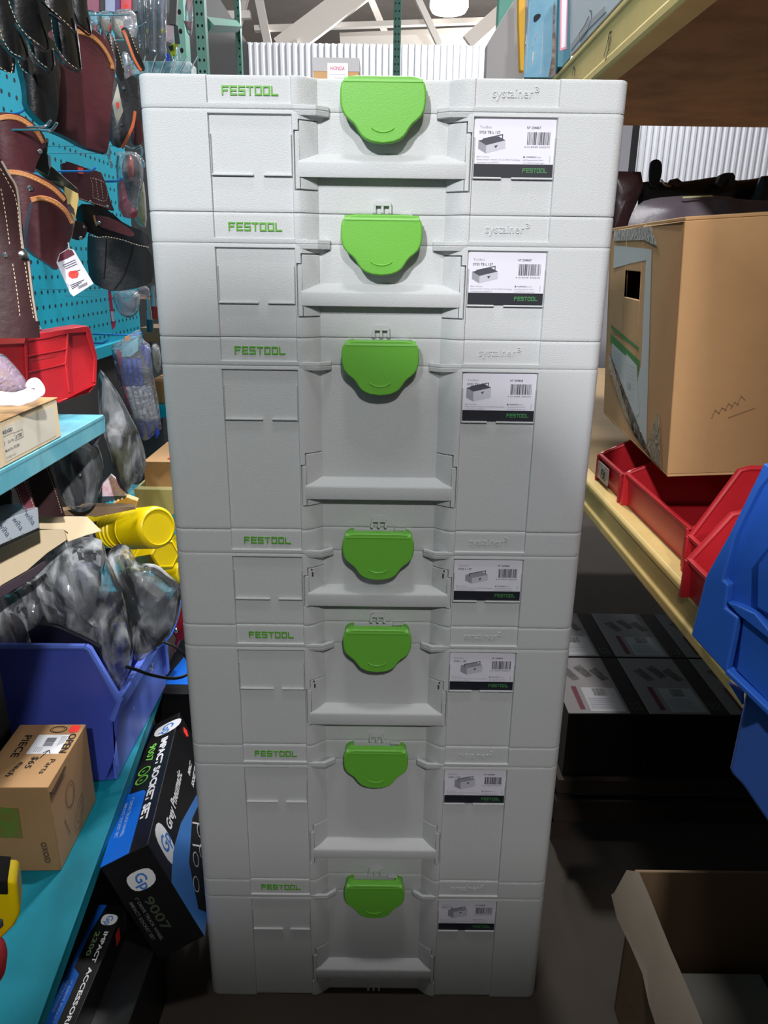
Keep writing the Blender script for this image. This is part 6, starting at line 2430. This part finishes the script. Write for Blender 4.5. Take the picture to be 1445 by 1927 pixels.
# near end (y = 0)
ne = Face((0, 0, 0), (0, 0, ZS_), (-1, 0, 0))
ne.n = Vector((0, -1, 0))
mb = MB()
ne.text(mb, '9007', .075, -.046, .019, 0, .0008, width=.062, bold=.02)
mb.build('number_lettering', mat('dim_green_ink', (70, 80, 66), .5), c1)
mb = MB()
ne.text(mb, '1" DRIVE TRUCK WHEEL', .068, -.056, .0065, 0, .0008, width=.080, bold=.02)
ne.text(mb, 'IMPACT SOCKET SET', .070, -.066, .0065, 0, .0008, width=.072, bold=.02)
mb.build('title_lettering', mat('dim_grey_ink', (120, 120, 120), .5), c1)
gp_logo(ne, .046, -.034, .032, c1)

# accessory box lying lower, nearer the viewer
O2 = atY(186, 1703, .0)
t = thing('socket_set_box', 'black and blue accessory box lying on the floor side at lower left', 'box', (O2.x, O2.y, 0), rotz=-.016, group=GSB)
W2, L2, H2 = .040, .34, O2.z
mb = MB()
mb.box(0, W2, -L2, 0, 0, H2)
mb.box(0, W2 + .05, -L2, 0, 0, H2 - .05)
c2 = mb.build('carton', BLKC, t, bevel=.001)
sp = Face((0, 0, H2), (0, -1, 0), (1, 0, 0))
sp.n = Vector((0, 0, 1))
mb = MB()
sp.slab(mb, [(0, 0), (L2, 0), (L2, .017), (.115, .017), (.105, .006), (.05, .006), (0, .012)], .0001, .0005)
mb.build('blue_panel', GPB, c2)
gp_logo(sp, .026, .025, .019, c2)
mb = MB()
sp.text(mb, 'IMPACT', .047, .0265, .0078, 0, .0007, width=.050, bold=.03)
sp.text(mb, 'ACCESSORIES', .104, .0265, .0078, 0, .0007, width=.098, bold=.03)
mb.build('title_lettering', WHITE, c2)
mb = MB()
sp.text(mb, '2200', .047, .0140, .0090, 0, .0007, width=.040, bold=.01)
mb.build('number_lettering', mat('dim_lime_ink', (110, 140, 90), .5), c2)
mb = MB()
sp.text(mb, '1" DRIVE IMPACT', .125, .0100, .0042, 0, .0007, width=.06, bold=.01)
sp.text(mb, 'EXTENSIONS', .125, .0040, .0042, 0, .0007, width=.045, bold=.01)
mb.build('subtitle_lettering', mat('pale_blue_ink', (150, 180, 224), .5), c2)
mb = MB()
rs_ = Face((W2, 0, H2), (0, -1, 0), (0, 0, 1))
rs_.n = Vector((1, 0, 0))
rs_.rect(mb, .03, .045, -.03, -.008, .0004)
mb.build('price_sticker', ORG, c2)

# third box further back with blue top stripe
P3_ = atY(290, 1305, .46)
t = thing('socket_set_box', 'black box with blue top stripe standing behind the leaning socket box', 'box', (P3_.x - .004, .46, 0), group=GSB)
mb = MB()
wd3 = -.265 - P3_.x
mb.box(0, wd3, 0, .42, .02, P3_.z)
c3 = mb.build('carton', BLKC, t, bevel=.0012)
tp = Face((0, 0, P3_.z), (0, 1, 0), (-1, 0, 0))
tp.n = Vector((0, 0, 1))
mb = MB()
tp.slab(mb, [(.035, -wd3), (.42, -wd3), (.42, -wd3 * .35), (.035, -wd3 * .05)], .0001, .0006)
mb.build('blue_panel', GPB, c3)
mb = MB()
tp.text(mb, '1" DRIVE TRUCK', .12, -wd3 * .62, .008, 0, .0008, width=.10, bold=.02)
tp.text(mb, 'SOCKET SET', .12, -wd3 * .8, .008, 0, .0008, width=.07, bold=.02)
mb.build('subtitle_lettering', mat('pale_blue_ink', (150, 180, 224), .5), c3)
